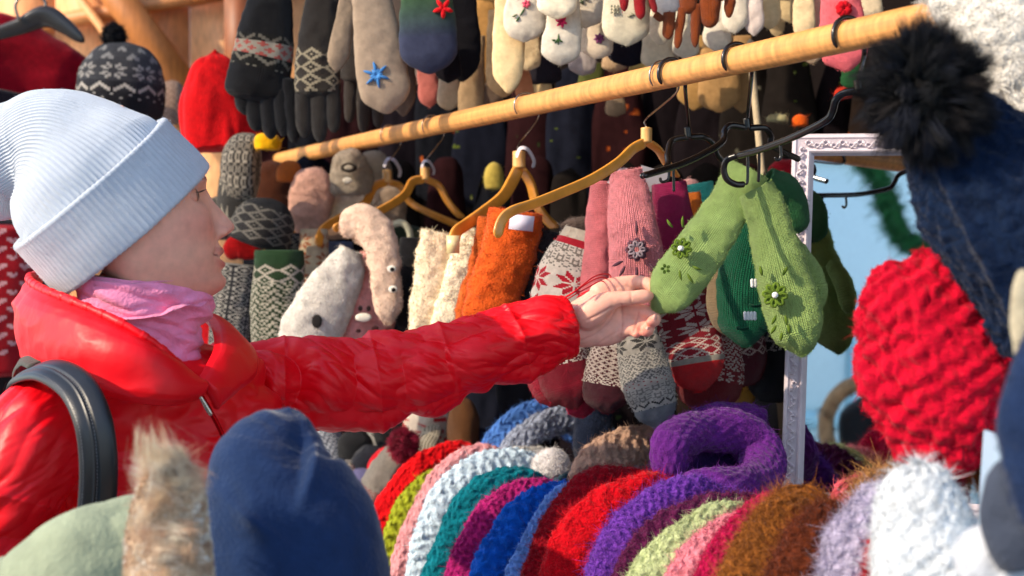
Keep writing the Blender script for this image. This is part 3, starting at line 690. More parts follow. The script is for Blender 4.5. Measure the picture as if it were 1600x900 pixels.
def nd(S, TH, V):
    h = .005 * fbm(V * np.array((12, 12, 7)), s3, 2)
    # dent and crease running down from the peak
    pxx = 800 + V[..., 0] / V[..., 1] * F; pyy = 450 - (V[..., 2] - 1.5) / V[..., 1] * F; fr = (V[..., 1] < 1.30)
    cr = 470 - (pyy - 640) * .12 + 6 * np.sin(pyy * .03)
    dl = pxx - (474 + 10 * np.sin((pyy - 650) * .03)); st_ = 1 / (1 + np.exp(np.clip(dl / 2.5, -30, 30)))
    h = h + fr * (.010 * st_ * np.exp(-(np.minimum(dl, 0) / 46) ** 2) - .006 * (1 - st_) * np.exp(-(np.maximum(dl, 0) / 22) ** 2)) * np.exp(-((pyy - 725) / 62) ** 2)
    dm = pyy - (770 + (pxx - 350) * .75); sm = 1 / (1 + np.exp(np.clip(dm / 3, -30, 30)))
    h = h + fr * .009 * sm * np.exp(-(np.minimum(dm, 0) / 40) ** 2) * np.exp(-((pxx - 400) / 55) ** 2)
    h = h + .0012 * fbm(V * 60, s3 + 5, 2)
    h = h + fr * .000 * np.exp(-((pxx - cr + 22) / 16) ** 2) * np.exp(-((pyy - 715) / 70) ** 2)
    h = h - fr * .012 * np.exp(-((pxx - 400 - (pyy - 800) * .5) / 26) ** 2) * np.exp(-((pyy - 800) / 40) ** 2)
    return h
NAVY = lin('#1b2d4f')
mb.grid(loft([(452, 636, 1.30, 22), (450, 648, 1.30, 66), (442, 668, 1.298, 112), (433, 694, 1.295, 160), (428, 730, 1.29, 206), (438, 780, 1.285, 244), (452, 830, 1.285, 276), (458, 880, 1.285, 290), (462, 950, 1.285, 300), (440, 1030, 1.285, 300), (420, 1060, 1.285, 280)], nv=240, nu=200, e0=.035, e1=.04, tr=.95, n=2.1, disp=nd), NAVY, var=.03)
mb.build('navy_hood', FLEECE, hp_)
mb = MB(); s4 = seed()
SAGE = lin('#939c82')
def gd(S, TH, V): return .008 * ridge(fbm(V * np.array((13, 13, 8)), s4, 2) * 1.4) + .0015 * ridge(fbm(V * 34, s4 + 1, 2) * 1.4) - .004
mb.grid(loft([(300, 850, 1.27, 120), (245, 858, 1.26, 176), (170, 884, 1.25, 190), (90, 932, 1.25, 204), (0, 990, 1.26, 220), (-120, 1075, 1.28, 220)], nv=160, nu=140, e0=.12, e1=.1, tr=.62, disp=gd), SAGE, var=.04)
mb.grid(loft([(150, 960, 1.28, 300), (150, 1010, 1.28, 520), (240, 1150, 1.29, 820), (300, 1400, 1.3, 860), (320, 1700, 1.3, 820), (320, 1950, 1.3, 800)], nv=220, nu=200, e0=.04, e1=.02, tr=.5, disp=gd), SAGE, var=.04)
mb.build('coat', CLOTH, hp_)
# fur edge of the coat's hood
mb = MB(); FURC = lin('#c9ab8c')
Vf = loft([(288, 722, 1.17, 54), (270, 765, 1.15, 100), (262, 830, 1.14, 124), (264, 880, 1.135, 132), (268, 950, 1.13, 136), (280, 1050, 1.13, 136)], nv=60, nu=50, e0=.12, e1=.08, tr=.6)
mb.grid(Vf, FURC * .8, var=.3)
s5 = seed()
def fur(mb, V, n, ln, w, col, lean, spread, cols=None, seg=4, clump=200, cl=.6, N=None, curlz=0, dark=.8):
    """clumped fur: strands bend together towards shared clump directions"""
    N = gridn(V) if N is None else N
    nv, nu = V.shape[:2]; Pp = V.reshape(-1, 3); Nn = N.reshape(-1, 3)
    ic = rng.integers(0, len(Pp), clump); cp = Pp[ic]; cd = nrm(Nn[ic] + rng.normal(0, spread, (clump, 3)) + np.array(lean)); cln = ln * (.6 + .7 * rng.random(clump))
    i = rng.integers(0, len(Pp), n); p = Pp[i] + rng.normal(0, .001, (n, 3))
    best = np.zeros(n, int)
    for a in range(0, n, 4000):
        d2 = ((p[a:a + 4000, None] - cp[None]) ** 2).sum(-1); best[a:a + 4000] = d2.argmin(1)
    d0 = nrm(Nn[i] + rng.normal(0, .25, (n, 3)) + np.array(lean) * .5)
    tip = cp[best] + cd[best] * cln[best][:, None]
    L = cln[best] * (.7 + .5 * rng.random(n)); tipd = nrm(tip - p)
    rows = []; side = nrm(np.cross(d0, rng.normal(0, 1, (n, 3))))
    for k in range(seg + 1):
        t = k / seg; dd = nrm(d0 * (1 - t * cl) + tipd * t * cl)
        c = p + dd * (L * t)[:, None] + np.array((0, 0, -1.0)) * curlz * t * t; ww = w * (1 - .9 * t)
        rows += [c - side * ww, c + side * ww]
    Vv = np.stack(rows, 1).reshape(-1, 3); base = mb.n + np.arange(n) * (2 * (seg + 1))
    C0 = np.array([lin(c) if isinstance(c, str) else c for c in (cols or [col])])
    cc = C0[rng.integers(0, len(C0), clump)][best] * (.8 + .4 * rng.random((n, 1)))
    for k in range(seg):
        mb.Q.append(np.stack([base + 2 * k, base + 2 * k + 1, base + 2 * k + 3, base + 2 * k + 2], 1))
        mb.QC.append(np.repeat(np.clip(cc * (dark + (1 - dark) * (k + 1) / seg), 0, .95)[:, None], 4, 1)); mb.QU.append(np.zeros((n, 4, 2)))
    mb.V.append(Vv); mb.n += len(Vv); return mb
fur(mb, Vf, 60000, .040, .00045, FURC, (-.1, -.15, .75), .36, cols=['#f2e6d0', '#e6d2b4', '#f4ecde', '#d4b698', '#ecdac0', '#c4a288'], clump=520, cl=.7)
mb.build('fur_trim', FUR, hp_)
# ================================================================ setting
def plain(name, mb, m, kind='structure'): return tag(mb.build(name, m), kind=kind)
g = MB(); xs = np.linspace(-60, 60, 61); V = np.stack(np.meshgrid(xs, xs), -1); V = np.concatenate([V, np.zeros((61, 61, 1))], -1)
g.grid(V, lin('#c8c6c4'), close=False, var=.08); plain('ground', g, mat('bounce_paving', .9, .3, 0, 'noise', .5, 8, .02, .25, 2))  # unseen ground kept snow-pale to bounce fill light upwards
U = nrm(np.array((.375, -.927, 0))); NI = np.array((.927, .375, 0)); RP = np.array((.219, 1.95, 0))
def SP(a, s, z): return RP + U * a + NI * s + np.array((0, 0, z))
# stall carcass: counter, back panel, roof
M3 = np.stack([U, NI, (0, 0, 1)], 1)
st = thing('market_stall', SP(-.6, .5, 0), 'wooden market stall with timber roof and dark back panel behind the knitwear', 'stall')
mb = MB(); mb.box(SP(-.75, .62, .52), (3.9, 1.0, 1.04), lin('#3a2c22'), M3); mb.build('counter', WOOD, st)
mb = MB(); mb.box(SP(-1.1, .70, 1.10), (2.0, .55, .12), lin('#2a2430'), M3); mb.build('riser', CLOTH, st)
mb = MB(); mb.box(SP(-1.6, 2.05, 1.8), (6.6, .04, 3.6), lin('#120d0c'), M3); mb.build('back_panel', DARK, st)  # near-black sheet where the stall's interior is only deep shade
mb = MB(); mb.box(np.array((.95, 5.3, 1.9)), (3.1, .04, 3.8), lin('#150f0c')); mb.build('end_panel', DARK, st)  # added to close off the sky, near-black in place of shade
mb = MB(); mb.box(SP(.2, .95, 2.47), (3.0, 2.3, .03), lin('#8a5a34'), M3)
for k in range(6): mb.box(SP(-1.2 + k * .55, .95, 2.41), (.05, 2.28, .09), lin('#7a4c2a'), M3)
mb.build('roof', WOOD, st)  # roof out of view, its edge set to shade the deeper goods
# gable of planks and rafters at the far end
gb = thing('timber_gable', P(150, 600, 5.0), 'timber boards coloured as if sunlit, with slanting rafters at the far end of the stall', 'gable')
mb = MB()
for k in range(9):
    cx = -330 + k * 105; mb.box(P(cx + 50, 60, 5.0), (105 / F * 5 - .006, .03, 2.2), lin(['#e0a068', '#d49058', '#e6aa74', '#da9a62'][k % 4]))  # plank tones raised to look sunlit although the boards stand in shade
mb.build('plank', WOOD, gb)
def beam(a, b, w, d, col, th=.06):
    p, q = P(*a, d), P(*b, d); L = np.linalg.norm(q - p); x = (q - p) / L; y = np.array((0, 1.0, 0)); z = np.cross(x, y)
    m = MB(); m.box((p + q) / 2, (L, th, w / F * d), lin(col), np.stack([x, y, z], 1)); return m.build('rafter', WOOD, gb)
beam((90, -130), (330, 190), 46, 4.86, '#a5642c'); beam((60, -90), (300, 230), 12, 4.9, '#d79a62')
beam((350, -60), (430, 150), 34, 4.8, '#9a5a2a'); beam((375, -80), (375, 220), 44, 4.6, '#7a3f16'); beam((560, -100), (300, -10), 26, 4.84, '#c27a3e')
beam((-60, 60), (520, -40), 20, 4.93, '#b87842')
# pale blue kiosk across the lane with its garland: what the mirror shows
MP = P(1253, 480, 2.15)      # on the mirror's left edge
THM = R(20.0); MN = nrm(np.array((-math.sin(THM), -math.cos(THM), .035))); MR = np.array((math.cos(THM), -math.sin(THM), 0.0)); MU = nrm(np.cross(MN, MR) * -1)
if MU[2] < 0: MU = -MU
ROLL = R(1.6); MR, MU = MR * math.cos(ROLL) - MU * math.sin(ROLL) * -1 * -1, MU * math.cos(ROLL) + MR * math.sin(ROLL)
MR = nrm(np.cross(MU, MN)); MR = MR if MR[0] > 0 else -MR
MO = P(1240, 211, 2.15)      # outer top left corner
def refl(px, py, dist):
    """where the mirror's light at a pixel comes from, dist metres behind the glass"""
    r = nrm(P(px, py, 1) - CAM); t = ((MO - CAM) @ MN) / (r @ MN); h = CAM + r * t; q = r - 2 * (r @ MN) * MN; return h + q * dist
kc = refl(1330, 480, 7.5); kd = nrm(np.array((*(refl(1330, 480, 7.5) - refl(1330, 480, 1))[:2], 0))); kx = np.array((-kd[1], kd[0], 0))
ang = R(-38); kn = -(kd * math.cos(ang) + kx * math.sin(ang)); kt = np.array((-kn[1], kn[0], 0)); KM = np.stack([kt, kn, (0, 0, 1)], 1)
kio = thing('kiosk', (kc[0], kc[1], 0), 'pale blue market kiosk across the lane, seen in the mirror', 'kiosk')
kb = np.array((kc[0], kc[1], 0)) - kn * .6
mb = MB(); mb.box(kb + np.array((0, 0, 1.85)), (11, 1.2, 3.7), lin('#d6e8ea'), KM); mb.build('wall', PAINT, kio)
mb = MB()
for k in (-3, -2, -1, 0, 1, 2, 3):
    mb.box(kb + kt * k * 1.15 + kn * .62 + np.array((0, 0, 1.0)), (.07, .04, 2.0), lin('#a9cfd8'), KM)
mb.box(kb + kn * .63 + np.array((0, 0, 1.15)), (8.8, .05, .12), lin('#a9cfd8'), KM); mb.box(kb + kn * .63 + np.array((0, 0, 2.9)), (8.8, .05, .10), lin('#c5e2ec'), KM)
mb.build('trim', PAINT, kio)
mb = MB()
gp = [refl(1340, 238, 6.2), refl(1372, 275, 6.2), refl(1392, 330, 6.2), refl(1412, 372, 6.2), refl(1450, 384, 6.2), refl(1500, 372, 6.2)]
mb.tube(gp, .045, lin('#2f6a3a'), nu=14, n=60, px=False); mb.fuzz(9000, .09, .006, spread=.6, grav=.3, tint=.4)
gr_ = tag(mb.build('garland', FELT), 'green fir garland draped in front of the pale blue kiosk, seen in the mirror', 'garland')

# a passer-by in a fur-edged hood behind the photographer, caught in the mirror
def reflected(px, py, dist, w): return (*refl(px, py, dist), w / F * (2.2 + dist))
rp = refl(1362, 668, 3.0)
pb = thing('person', (rp[0], rp[1], 0), 'passer-by in a dark hood edged with tan fur, reflected low in the mirror', 'person')
mb = MB(); zt = rp[2] + .10; mb.grid(loft([(rp[0], rp[1], zt, .10), (rp[0], rp[1], zt - .08, .17), (rp[0], rp[1], zt - .22, .15), (rp[0], rp[1], zt - .28, .13), (rp[0], rp[1], zt - .38, .42), (rp[0], rp[1], zt - .8, .44), (rp[0], rp[1], .5, .34), (rp[0], rp[1], .02, .24)], nv=90, nu=40, e0=.05, e1=.03, tr=.7, px=False, view=(0.3, 1, 0)), lin('#c99880')); mb.build('body', SKIN, pb)
mb = MB(); mb.grid(loft([(rp[0], rp[1] - .03, zt + .03, .12), (rp[0], rp[1] - .03, zt - .06, .25), (rp[0], rp[1] - .03, zt - .2, .26), (rp[0], rp[1], zt - .32, .36), (rp[0], rp[1], zt - .7, .52), (rp[0], rp[1], .6, .5), (rp[0], rp[1], .3, .4)], nv=80, nu=50, e0=.08, e1=.03, tr=.75, px=False, view=(0.3, 1, 0)), lin('#17181c')); mb.build('hooded_coat', CLOTH, pb)
tor = [(rp[0] + .15 * math.sin(a) + .02, rp[1] + .09, zt - .10 + .155 * math.cos(a)) for a in np.linspace(-2.5, 2.5, 14)]
mb = MB(); Vr = loft([(*q, .055) for q in tor], nv=80, nu=24, e0=.05, e1=.05, tr=.9, px=False, view=(0.3, 1, 0)); mb.grid(Vr, lin('#a98660'), var=.2); PEND_FUR = (mb, Vr, pb)
# ---------------------------------------------------------------- mirror
mr = thing('mirror', MO - MU * .57, 'mirror in a carved lilac-white frame standing among the knitwear', 'mirror')
MW, MH, FW = .40, .566, .032
def mp(x, y, o=0): return MO + MR * x - MU * y + MN * o
prof = [(0, -.006), (0, .010), (.002, .013), (.006, .0135), (.008, .011), (.012, .0095), (.020, .0075), (.0225, .0085), (.0235, .011), (.0255, .0115), (.028, .009), (.030, .005), (.032, .002), (.032, -.006)]
rows = []
for a, b in prof:
    rows.append(np.stack([mp(a, a, b), mp(MW - a, a, b), mp(MW - a, MH - a, b), mp(a, MH - a, b)]))
V = np.stack(rows)
mb = MB()
for k in range(4):      # four mitred lengths
    A, B = V[:, k], V[:, (k + 1) % 4]; t = np.linspace(0, 1, 90)[None, :, None]; G = A[:, None] * (1 - t) + B[:, None] * t
    mb.grid(G[:, ::-1], lin('#cbbfc6'), close=False, var=.03)
mb.smooth = False; mb.build('frame', PAINT, mr)
cv = MB()
def scroll(cx, cy, ax_, ay_, s, flip):
    pts = []
    for k in range(16):
        t = k / 15; a = t * 5.2 * flip; rr = s * (1 - .72 * t); pts.append((rr * math.cos(a), rr * math.sin(a)))
    q = [mp(cx + ax_[0] * u + ay_[0] * v, cy + ax_[1] * u + ay_[1] * v, .0125 + .001 * math.sin(i)) for i, (u, v) in enumerate(pts)]
    cv.tube(q, [.0010 + .0008 * math.sin(math.pi * i / 15) for i in range(16)], lin('#cbbfc6'), nu=7, n=34, px=False)
def side(x0, y0, dx, dy, L):
    nx_, ny_ = -dy, dx; k = 0; s = .004
    while s < L - .004:
        f = 1 if k % 2 else -1; cx, cy = x0 + dx * s, y0 + dy * s
        scroll(cx + nx_ * .0018 * f, cy + ny_ * .0018 * f, (dx, dy), (nx_ * f, ny_ * f), .0052, f)
        q = [mp(cx + dx * (.004 + .007 * t) + nx_ * f * (.004 - .008 * t), cy + dy * (.004 + .007 * t) + ny_ * f * (.004 - .008 * t), .0115 + .002 * math.sin(t * 3.1)) for t in np.linspace(0, 1, 5)]
        cv.tube(q, [.0006, .0016, .0019, .0013, .0005], lin('#cbbfc6'), nu=7, n=12, px=False)
        s += .0125; k += 1
side(.0145, .02, 0, 1, MH - .04); side(.02, .0145, 1, 0, MW - .04); side(MW - .0145, .02, 0, 1, MH - .04); side(.02, MH - .0145, 1, 0, MW - .04)
cv.build('carving', PAINT, mr)
mb = MB(); i = FW - .002; mb.faces([mp(i, i, .0015), mp(MW - i, i, .0015), mp(MW - i, MH - i, .0015), mp(i, MH - i, .0015)], [[3, 2, 1, 0]], (1, 1, 1)); mb.smooth = False; mb.build('glass', MIRROR, mr)
mb = MB(); mb.box(mp(MW / 2, MH / 2, -.010), (MW - .01, .008, MH - .01), lin('#5a4a3c'), np.stack([MR, MN, MU], 1)); mb.build('backing', WOOD, mr)
mb = MB(); mb.tube([mp(.2, .05, -.014), mp(.2, .60, -.20)], .006, lin('#5a4a3c'), px=False); mb.build('prop_leg', WOOD, mr)

# ---------------------------------------------------------------- rail and hangers
r0, r1 = np.array((-.62, 3.75)), np.array((.50, 1.14))
ra = P(395, 243, 3.85); rb = P(1620, -50, 1.23)
mb = MB(); pts = [ra, P(520, 237, 3.25), P(800, 196, 2.47), P(1050, 140, 1.95), P(1400, 45, 1.46), rb]
L_ = np.linspace(0, 1, 30)[:, None]; ra2 = P(470, 242, 3.35); rb2 = P(1440, 32, 1.425); dr = nrm(rb2 - ra2)
a_, b_ = ra2 - dr * .6, rb2 + dr * .06
s9 = seed()
V = loft([[*(a_ + (b_ - a_) * t), .0335] for t in np.linspace(0, 1, 8)], nv=200, nu=28, e0=.003, e1=.003, tr=1, px=False, disp=lambda S, TH, V: .0006 * fbm(np.stack([S * 6, np.cos(TH), np.sin(TH)], -1), s9, 2))
th_ = np.linspace(0, 2 * math.pi, 28, endpoint=False); qs = np.stack(np.broadcast_arrays(np.linspace(0, 3.2, 199)[:, None] * 1.6, np.cos(th_)[None] * 6, np.sin(th_)[None] * 6), -1)
gr0 = fbm(qs, 77, 3); kn = np.clip(fbm(qs * np.array((4, .3, .3)) + 9, 78, 1) * 7 - 3.6, 0, 1)
mb.grid(V, lin('#cf9150')[None, None] * (1 + .35 * gr0 - .45 * kn)[..., None], var=.05)
# knots
rail = tag(mb.build('wooden_rail', WOOD), 'long round wooden rail running across the stall and carrying the hangers', 'rail')
def rail_at(px):      # point of the rail axis seen at image column px
    t = ((px - 800) / F * a_[1] - a_[0]) / ((b_ - a_)[0] - (px - 800) / F * (b_ - a_)[1]); return a_ + (b_ - a_) * t
def hook(px, drop, mb, col, r=.0026, R_=.0205):
    """open hook over the rail: comes down in front on the left, goes up over the rail and down behind it"""
    c = rail_at(px); side_ = nrm(np.cross(dr, (0, 0, 1.0)))
    if side_[1] > 0: side_ = -side_          # towards the camera
    q = [c + side_ * R_ * math.cos(a) + np.array((0, 0, 1.0)) * R_ * math.sin(a) - dr * .000 for a in np.linspace(-.75, math.pi, 12)]
    e = q[-1]; q += [e + np.array((0, 0, -.02)), drop + np.array((0, 0, .012)), drop]
    mb.tube(q, [r * 1.1] + [r] * (len(q) - 1), col, nu=12, n=90, px=False)
def flatbar(pts, w, t, col, mb, n=70):
    V = loft([(a, b, c, w) for a, b, c in pts], nv=n, nu=18, e0=.03, e1=.03, tr=t, n=3.5); mb.grid(V, col, var=.08); return mb
BLK = lin('#17120f')
def black_hanger(label, hx, neck, bar, clips, extra=None):
    t = thing('clip_hanger', P(*neck), label, 'hanger', 'black plastic hangers hooked over the rail')
    m = MB(); hook(hx, P(*neck), m, lin('#1b1512')); m.tube([(neck[0] - 2, neck[1] - 14, neck[2]), (neck[0], neck[1] + 4, neck[2])], .0052, lin('#1b1512'), nu=12); m.build('hook', PLAST, t)
    m = MB()
    for b in bar: m.tube(b[1], b[0], BLK, nu=12, n=80, flat=.7)
    m.build('hanger_bar', PLAST, t)
    for c in clips:
        m = MB(); m.tube(c, .0021, BLK, nu=9, n=30); m.build('side_hook', PLAST, t)
    return t
black_hanger('black plastic hanger just right of the nearest wooden hanger, above the magenta mitten', 1050, (1076, 212, 1.99),
    [(.0042, [(1076, 214, 1.99), (1050, 220, 1.985), (1043, 240, 1.97), (1040, 262, 1.955), (1000, 276, 1.93)]), (.0042, [(1076, 214, 1.99), (1100, 214, 2.0), (1115, 226, 2.02), (1124, 246, 2.04), (1160, 270, 2.08)])], [[(1046, 262, 1.958), (1044, 280, 1.957), (1034, 284, 1.955), (1031, 277, 1.955)], [(1052, 258, 1.965), (1053, 300, 1.965)]])
black_hanger('black plastic hanger in the middle of the rail behind the green mittens', 1152, (1168, 198, 1.93),
    [(.0044, [(1168, 200, 1.93), (1142, 196, 1.92), (1132, 205, 1.915), (1128, 222, 1.905), (1100, 240, 1.88), (1060, 258, 1.85), (1004, 275, 1.80)]), (.0044, [(1168, 200, 1.93), (1195, 200, 1.94), (1204, 212, 1.95), (1208, 228, 1.96), (1250, 250, 2.0)])], [[(1168, 240, 1.92), (1168, 282, 1.92), (1164, 288, 1.92)]])
black_hanger('black plastic hanger nearest the camera, carrying the light green mittens on its curled end', 1326, (1342, 138, 1.70),
    [(.0046, [(1342, 140, 1.70), (1318, 146, 1.705), (1306, 156, 1.71), (1300, 176, 1.72), (1288, 190, 1.73), (1240, 214, 1.78), (1190, 233, 1.85), (1150, 244, 1.90)]),
     (.0044, [(1152, 243, 1.898), (1136, 250, 1.905), (1131, 264, 1.91), (1136, 280, 1.912), (1150, 288, 1.915), (1164, 288, 1.92)]),
     (.0046, [(1342, 140, 1.70), (1362, 142, 1.695), (1366, 146, 1.695)])],
    [[(1186, 238, 1.86), (1186, 262, 1.865), (1185, 285, 1.87)], [(1219, 226, 1.81), (1220, 244, 1.81), (1215, 250, 1.81), (1210, 245, 1.81)]])
WD = lin('#d98f32')
def wood_hanger(label, hx, neck, left, right, w, tagp=None, plate=None, wire=True):
    t = thing('wooden_hanger', P(*neck), label, 'hanger', 'bent wood hangers hung along the rail')
    d = neck[2]; k = w
    m = MB(); m.tube([(neck[0], neck[1] - k * 1.15, d), (neck[0], neck[1] + k * .1, d)], k * .42 / F * d, lin('#e0a860'), nu=18, n=14); m.build('neck_block', WOODH, t)
    if wire:
        m = MB(); hook(hx, P(neck[0], neck[1] - k * 1.1, d), m, lin('#9a8d80'), r=.0014); m.build('hook', METAL, t)
    m = MB(); V = loft([(a, b, c, k * .85) for a, b, c in left], nv=80, nu=20, e0=.02, e1=.03, tr=.32, n=3.5, roll=.5); m.grid(V, WD, var=.07)
    V = loft([(a, b, c, k * .85) for a, b, c in right], nv=80, nu=20, e0=.02, e1=.03, tr=.32, n=3.5, roll=-.9); m.grid(V, WD, var=.07); m.build('bent_arm', WOODH, t)
    if plate:
        m = MB(); c = P(*plate); m.box(c, (k * .8 / F * d, .006, k * 1.1 / F * d), lin('#dcc890')); m.build('end_plate', WOODH, t)
    if tagp:
        m = MB(); x, y, dd, s = tagp
        p0 = [(x - s, y, dd), (x - s * .5, y - s * 1.0, dd - .01), (x + s * .3, y - s * .9, dd - .012), (x + s, y + s * .3, dd), (x + s * .9, y + s * 1.2, dd + .004)]
        V = loft([(a, b, c, s * .7) for a, b, c in p0], nv=30, nu=12, e0=.02, e1=.02, tr=.04, n=4, roll=1.0); m.grid(V, lin('#cfc8d0'), var=.0); m.build('paper_label', PAPER, t)
    return t
wood_hanger('bent wood hanger nearest the camera, its long arm ending over the orange fluffy mittens', 1036, (1010, 222, 2.02),
    [(1010, 222, 2.02), (990, 232, 2.01), (965, 255, 1.99), (925, 280, 1.96), (880, 300, 1.93), (835, 318, 1.90), (800, 330, 1.88), (784, 345, 1.875), (776, 372, 1.87)],
    [(1012, 222, 2.02), (1028, 234, 2.04), (1040, 252, 2.07), (1056, 276, 2.10)], 21)
wood_hanger('bent wood hanger with a white paper label between the cream and orange fluffy mittens', 822, (811, 262, 2.42),
    [(811, 262, 2.42), (800, 284, 2.41), (785, 308, 2.39), (755, 332, 2.36), (730, 350, 2.34), (714, 362, 2.32), (708, 380, 2.31)],
    [(813, 262, 2.42), (828, 285, 2.45), (838, 318, 2.48), (852, 340, 2.51), (868, 356, 2.53)], 24, (820, 246, 2.40, 14), (708, 382, 2.30))
wood_hanger('thin bent wood hanger above the pale rabbit ear mitten, with a curled label', 676, (664, 280, 2.85),
    [(664, 280, 2.85), (645, 284, 2.84), (632, 305, 2.82), (600, 326, 2.79), (560, 343, 2.76), (520, 358, 2.73)],
    [(666, 280, 2.85), (685, 290, 2.87), (698, 312, 2.90), (710, 328, 2.92), (722, 340, 2.94)], 17, (668, 262, 2.83, 10))
wood_hanger('bent wood hanger with a white label just below the far end of the rail', 610, (605, 284, 3.0),
    [(605, 284, 3.0), (585, 292, 2.99), (570, 318, 2.97), (540, 336, 2.94), (505, 358, 2.90), (497, 385, 2.88)],
    [(606, 284, 3.0), (626, 292, 3.02), (640, 315, 3.05), (665, 330, 3.06), (720, 354, 3.1)], 17, (612, 262, 2.98, 13))
wood_hanger('farthest bent wood hanger, hanging left of the knitted cat cap', 520, (512, 290, 3.2),
    [(512, 290, 3.2), (506, 315, 3.18), (480, 345, 3.15), (445, 370, 3.1), (412, 392, 3.06)], [(514, 290, 3.2), (522, 300, 3.22), (530, 320, 3.25)], 16, wire=False)
m = MB(); m.tube([(1172, 60, 2.3), (1176, 120, 2.28), (1184, 200, 2.25), (1190, 262, 2.22), (1192, 275, 2.21)], .0055, lin('#a89678'), nu=12, n=40)
tag(m.build('cord', CLOTH), 'pale vertical cord hanging behind the middle black hanger', 'cord')

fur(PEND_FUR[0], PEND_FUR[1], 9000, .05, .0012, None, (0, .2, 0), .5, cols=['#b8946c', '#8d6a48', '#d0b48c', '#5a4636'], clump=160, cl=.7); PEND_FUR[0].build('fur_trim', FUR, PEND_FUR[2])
# ================================================================ light green mittens and their neighbours
GR = '#a6c272'; OL = '#5d7426'
pairg = 'light green mittens with olive flowers'
t1 = mitten('mitten', 'light green knitted mitten pulled aside by the hand, olive crochet flower near its edge', 'mitten', pairg,
    [(1168, 268, 1.955, 64), (1148, 305, 1.955, 68), (1124, 345, 1.955, 72), (1097, 385, 1.955, 78), (1066, 428, 1.955, 80), (1042, 462, 1.958, 68), (1022, 486, 1.962, 44)], lin(GR), nv=100, nu=64, nu_uv=44, e1=.16, tr=.45, fz=22000, fl=.0045, fw=.0002, amp=.002, ribs=0)
def frame_at(px, py, d, ang, tilt=0):
    out = nrm(CAM - P(px, py, d)); up = nrm(np.array((math.sin(ang), 0, math.cos(ang)))); rt = nrm(np.cross(up, out)) * 1; up = np.cross(out, rt); return rt, up, out
def seam(t, pts, col, r=.0012):
    m = MB(); m.tube(pts, r, lin(col), nu=7, n=40); return m.build('seam', FELT, t)
rt, up, out = frame_at(1066, 392, 1.93, -.6)
flower(t1, P(1066, 388, 1.926), .0135, OL, rt, up, nrm(out + np.array((-.5, 0, 0))), leaf=[(1.2, 1.6, 1.0, 1.3), (.4, 2.2, 1.6, 1.1), (-1.4, -1.6, -2.0, 1.2), (-1.0, -2.3, -1.6, 1.3), (-.2, -2.0, -1.0, 1.1)])
flower(t1, P(1040, 420, 1.923), .0065, '#4a6420', rt, up, out, pearl=None, petals=5)
t2 = mitten('mitten', 'light green knitted mitten hanging straight before the mirror frame, with olive flower and leaves', 'mitten', pairg,
    [(1182, 298, 1.935, 58), (1195, 325, 1.935, 66), (1207, 365, 1.935, 70), (1219, 410, 1.935, 80), (1232, 460, 1.935, 88), (1243, 505, 1.935, 86), (1251, 532, 1.935, 70), (1255, 556, 1.938, 40)], lin('#9eb96a'),
    thumb=[(1240, 385, 1.955, 26), (1258, 410, 1.955, 34), (1272, 440, 1.955, 36), (1280, 484, 1.955, 30)], nv=110, nu=64, nu_uv=44, e1=.16, tr=.45, fz=22000, fl=.0045, fw=.0002, amp=.002)
rt, up, out = frame_at(1210, 460, 1.93, .12)
flower(t2, P(1211, 461, 1.910), .0165, OL, rt, up, out, leaf=[(-1.2, 1.4, 1.9, .9), (.4, 1.6, 1.2, .9), (.3, -1.6, -1.9, .9), (1.0, -1.5, -1.3, .9), (.4, -2.4, -2.0, .9), (1.3, -2.2, -1.3, .9), (.9, -2.9, -1.6, .8)])
# the other faces of the pair hang behind, near the mirror
mitten('mitten', 'darker green mitten hanging behind the light green pair, half hidden by the mirror frame', 'mitten', None,
    [(1198, 285, 2.02, 50), (1225, 300, 2.03, 54), (1238, 330, 2.04, 50), (1243, 365, 2.05, 44)], lin('#2c6a3c'), nv=50, nu=40, tr=.5, fz=2500, fl=.003)
t3 = mitten('mitten', 'dark green mitten with beige side and white tooth marks, between the light green mittens', 'mitten', None,
    [(1198, 300, 2.04, 60), (1185, 345, 2.05, 74), (1172, 400, 2.06, 84), (1164, 450, 2.07, 92), (1164, 500, 2.08, 88), (1166, 542, 2.08, 46)], lin('#0f5c40'), nv=80, nu=56, nu_uv=40, tr=.4, fz=14000, fl=.004, fw=.0002)
m = MB(); m.grid(loft([(1152, 345, 2.07, 18), (1134, 400, 2.075, 34), (1124, 450, 2.08, 40), (1126, 490, 2.085, 40), (1140, 525, 2.09, 22)], nv=50, nu=30, e0=.1, e1=.12, tr=.5, disp=bumpy(.001)), lin('#a08868')); m.build('side_panel', KNIT, t3)
m = MB()
for (x, y) in ((1183, 443), (1172, 494)):
    m = MB()
    for k in range(4): m.tube([(x - 8 + k * 5, y - 8, 2.035 - .006), (x - 7 + k * 5, y + 7, 2.035 - .006)], .0026, lin('#dde0e2'), nu=8, n=8)
    m.build('tooth_mark', FELT, t3)
m = MB()
for (x, y, w) in ((1180, 476, 22), (1160, 512, 20), (1195, 514, 16)): m = MB(); m.tube([(x - w / 2, y, 2.034), (x, y + 3, 2.03), (x + w / 2, y + 1, 2.034)], .002, lin('#0a3526'), nu=7, n=14); m.build('seam', FELT, t3)
PK = '#f2949a'
t4 = mitten('mitten', 'salmon pink mitten with a beaded grey flower, directly above the thumb of the hand', 'mitten', 'salmon pink mittens',
    [(978, 270, 2.07, 50), (982, 300, 2.07, 62), (988, 345, 2.07, 76), (994, 395, 2.08, 84), (996, 440, 2.09, 84), (994, 480, 2.10, 70), (990, 510, 2.10, 40)], lin(PK), nv=90, nu=60, nu_uv=44, tr=.4, fz=18000, fl=.0045, fw=.0002)
rt, up, out = frame_at(995, 390, 2.05, 0)
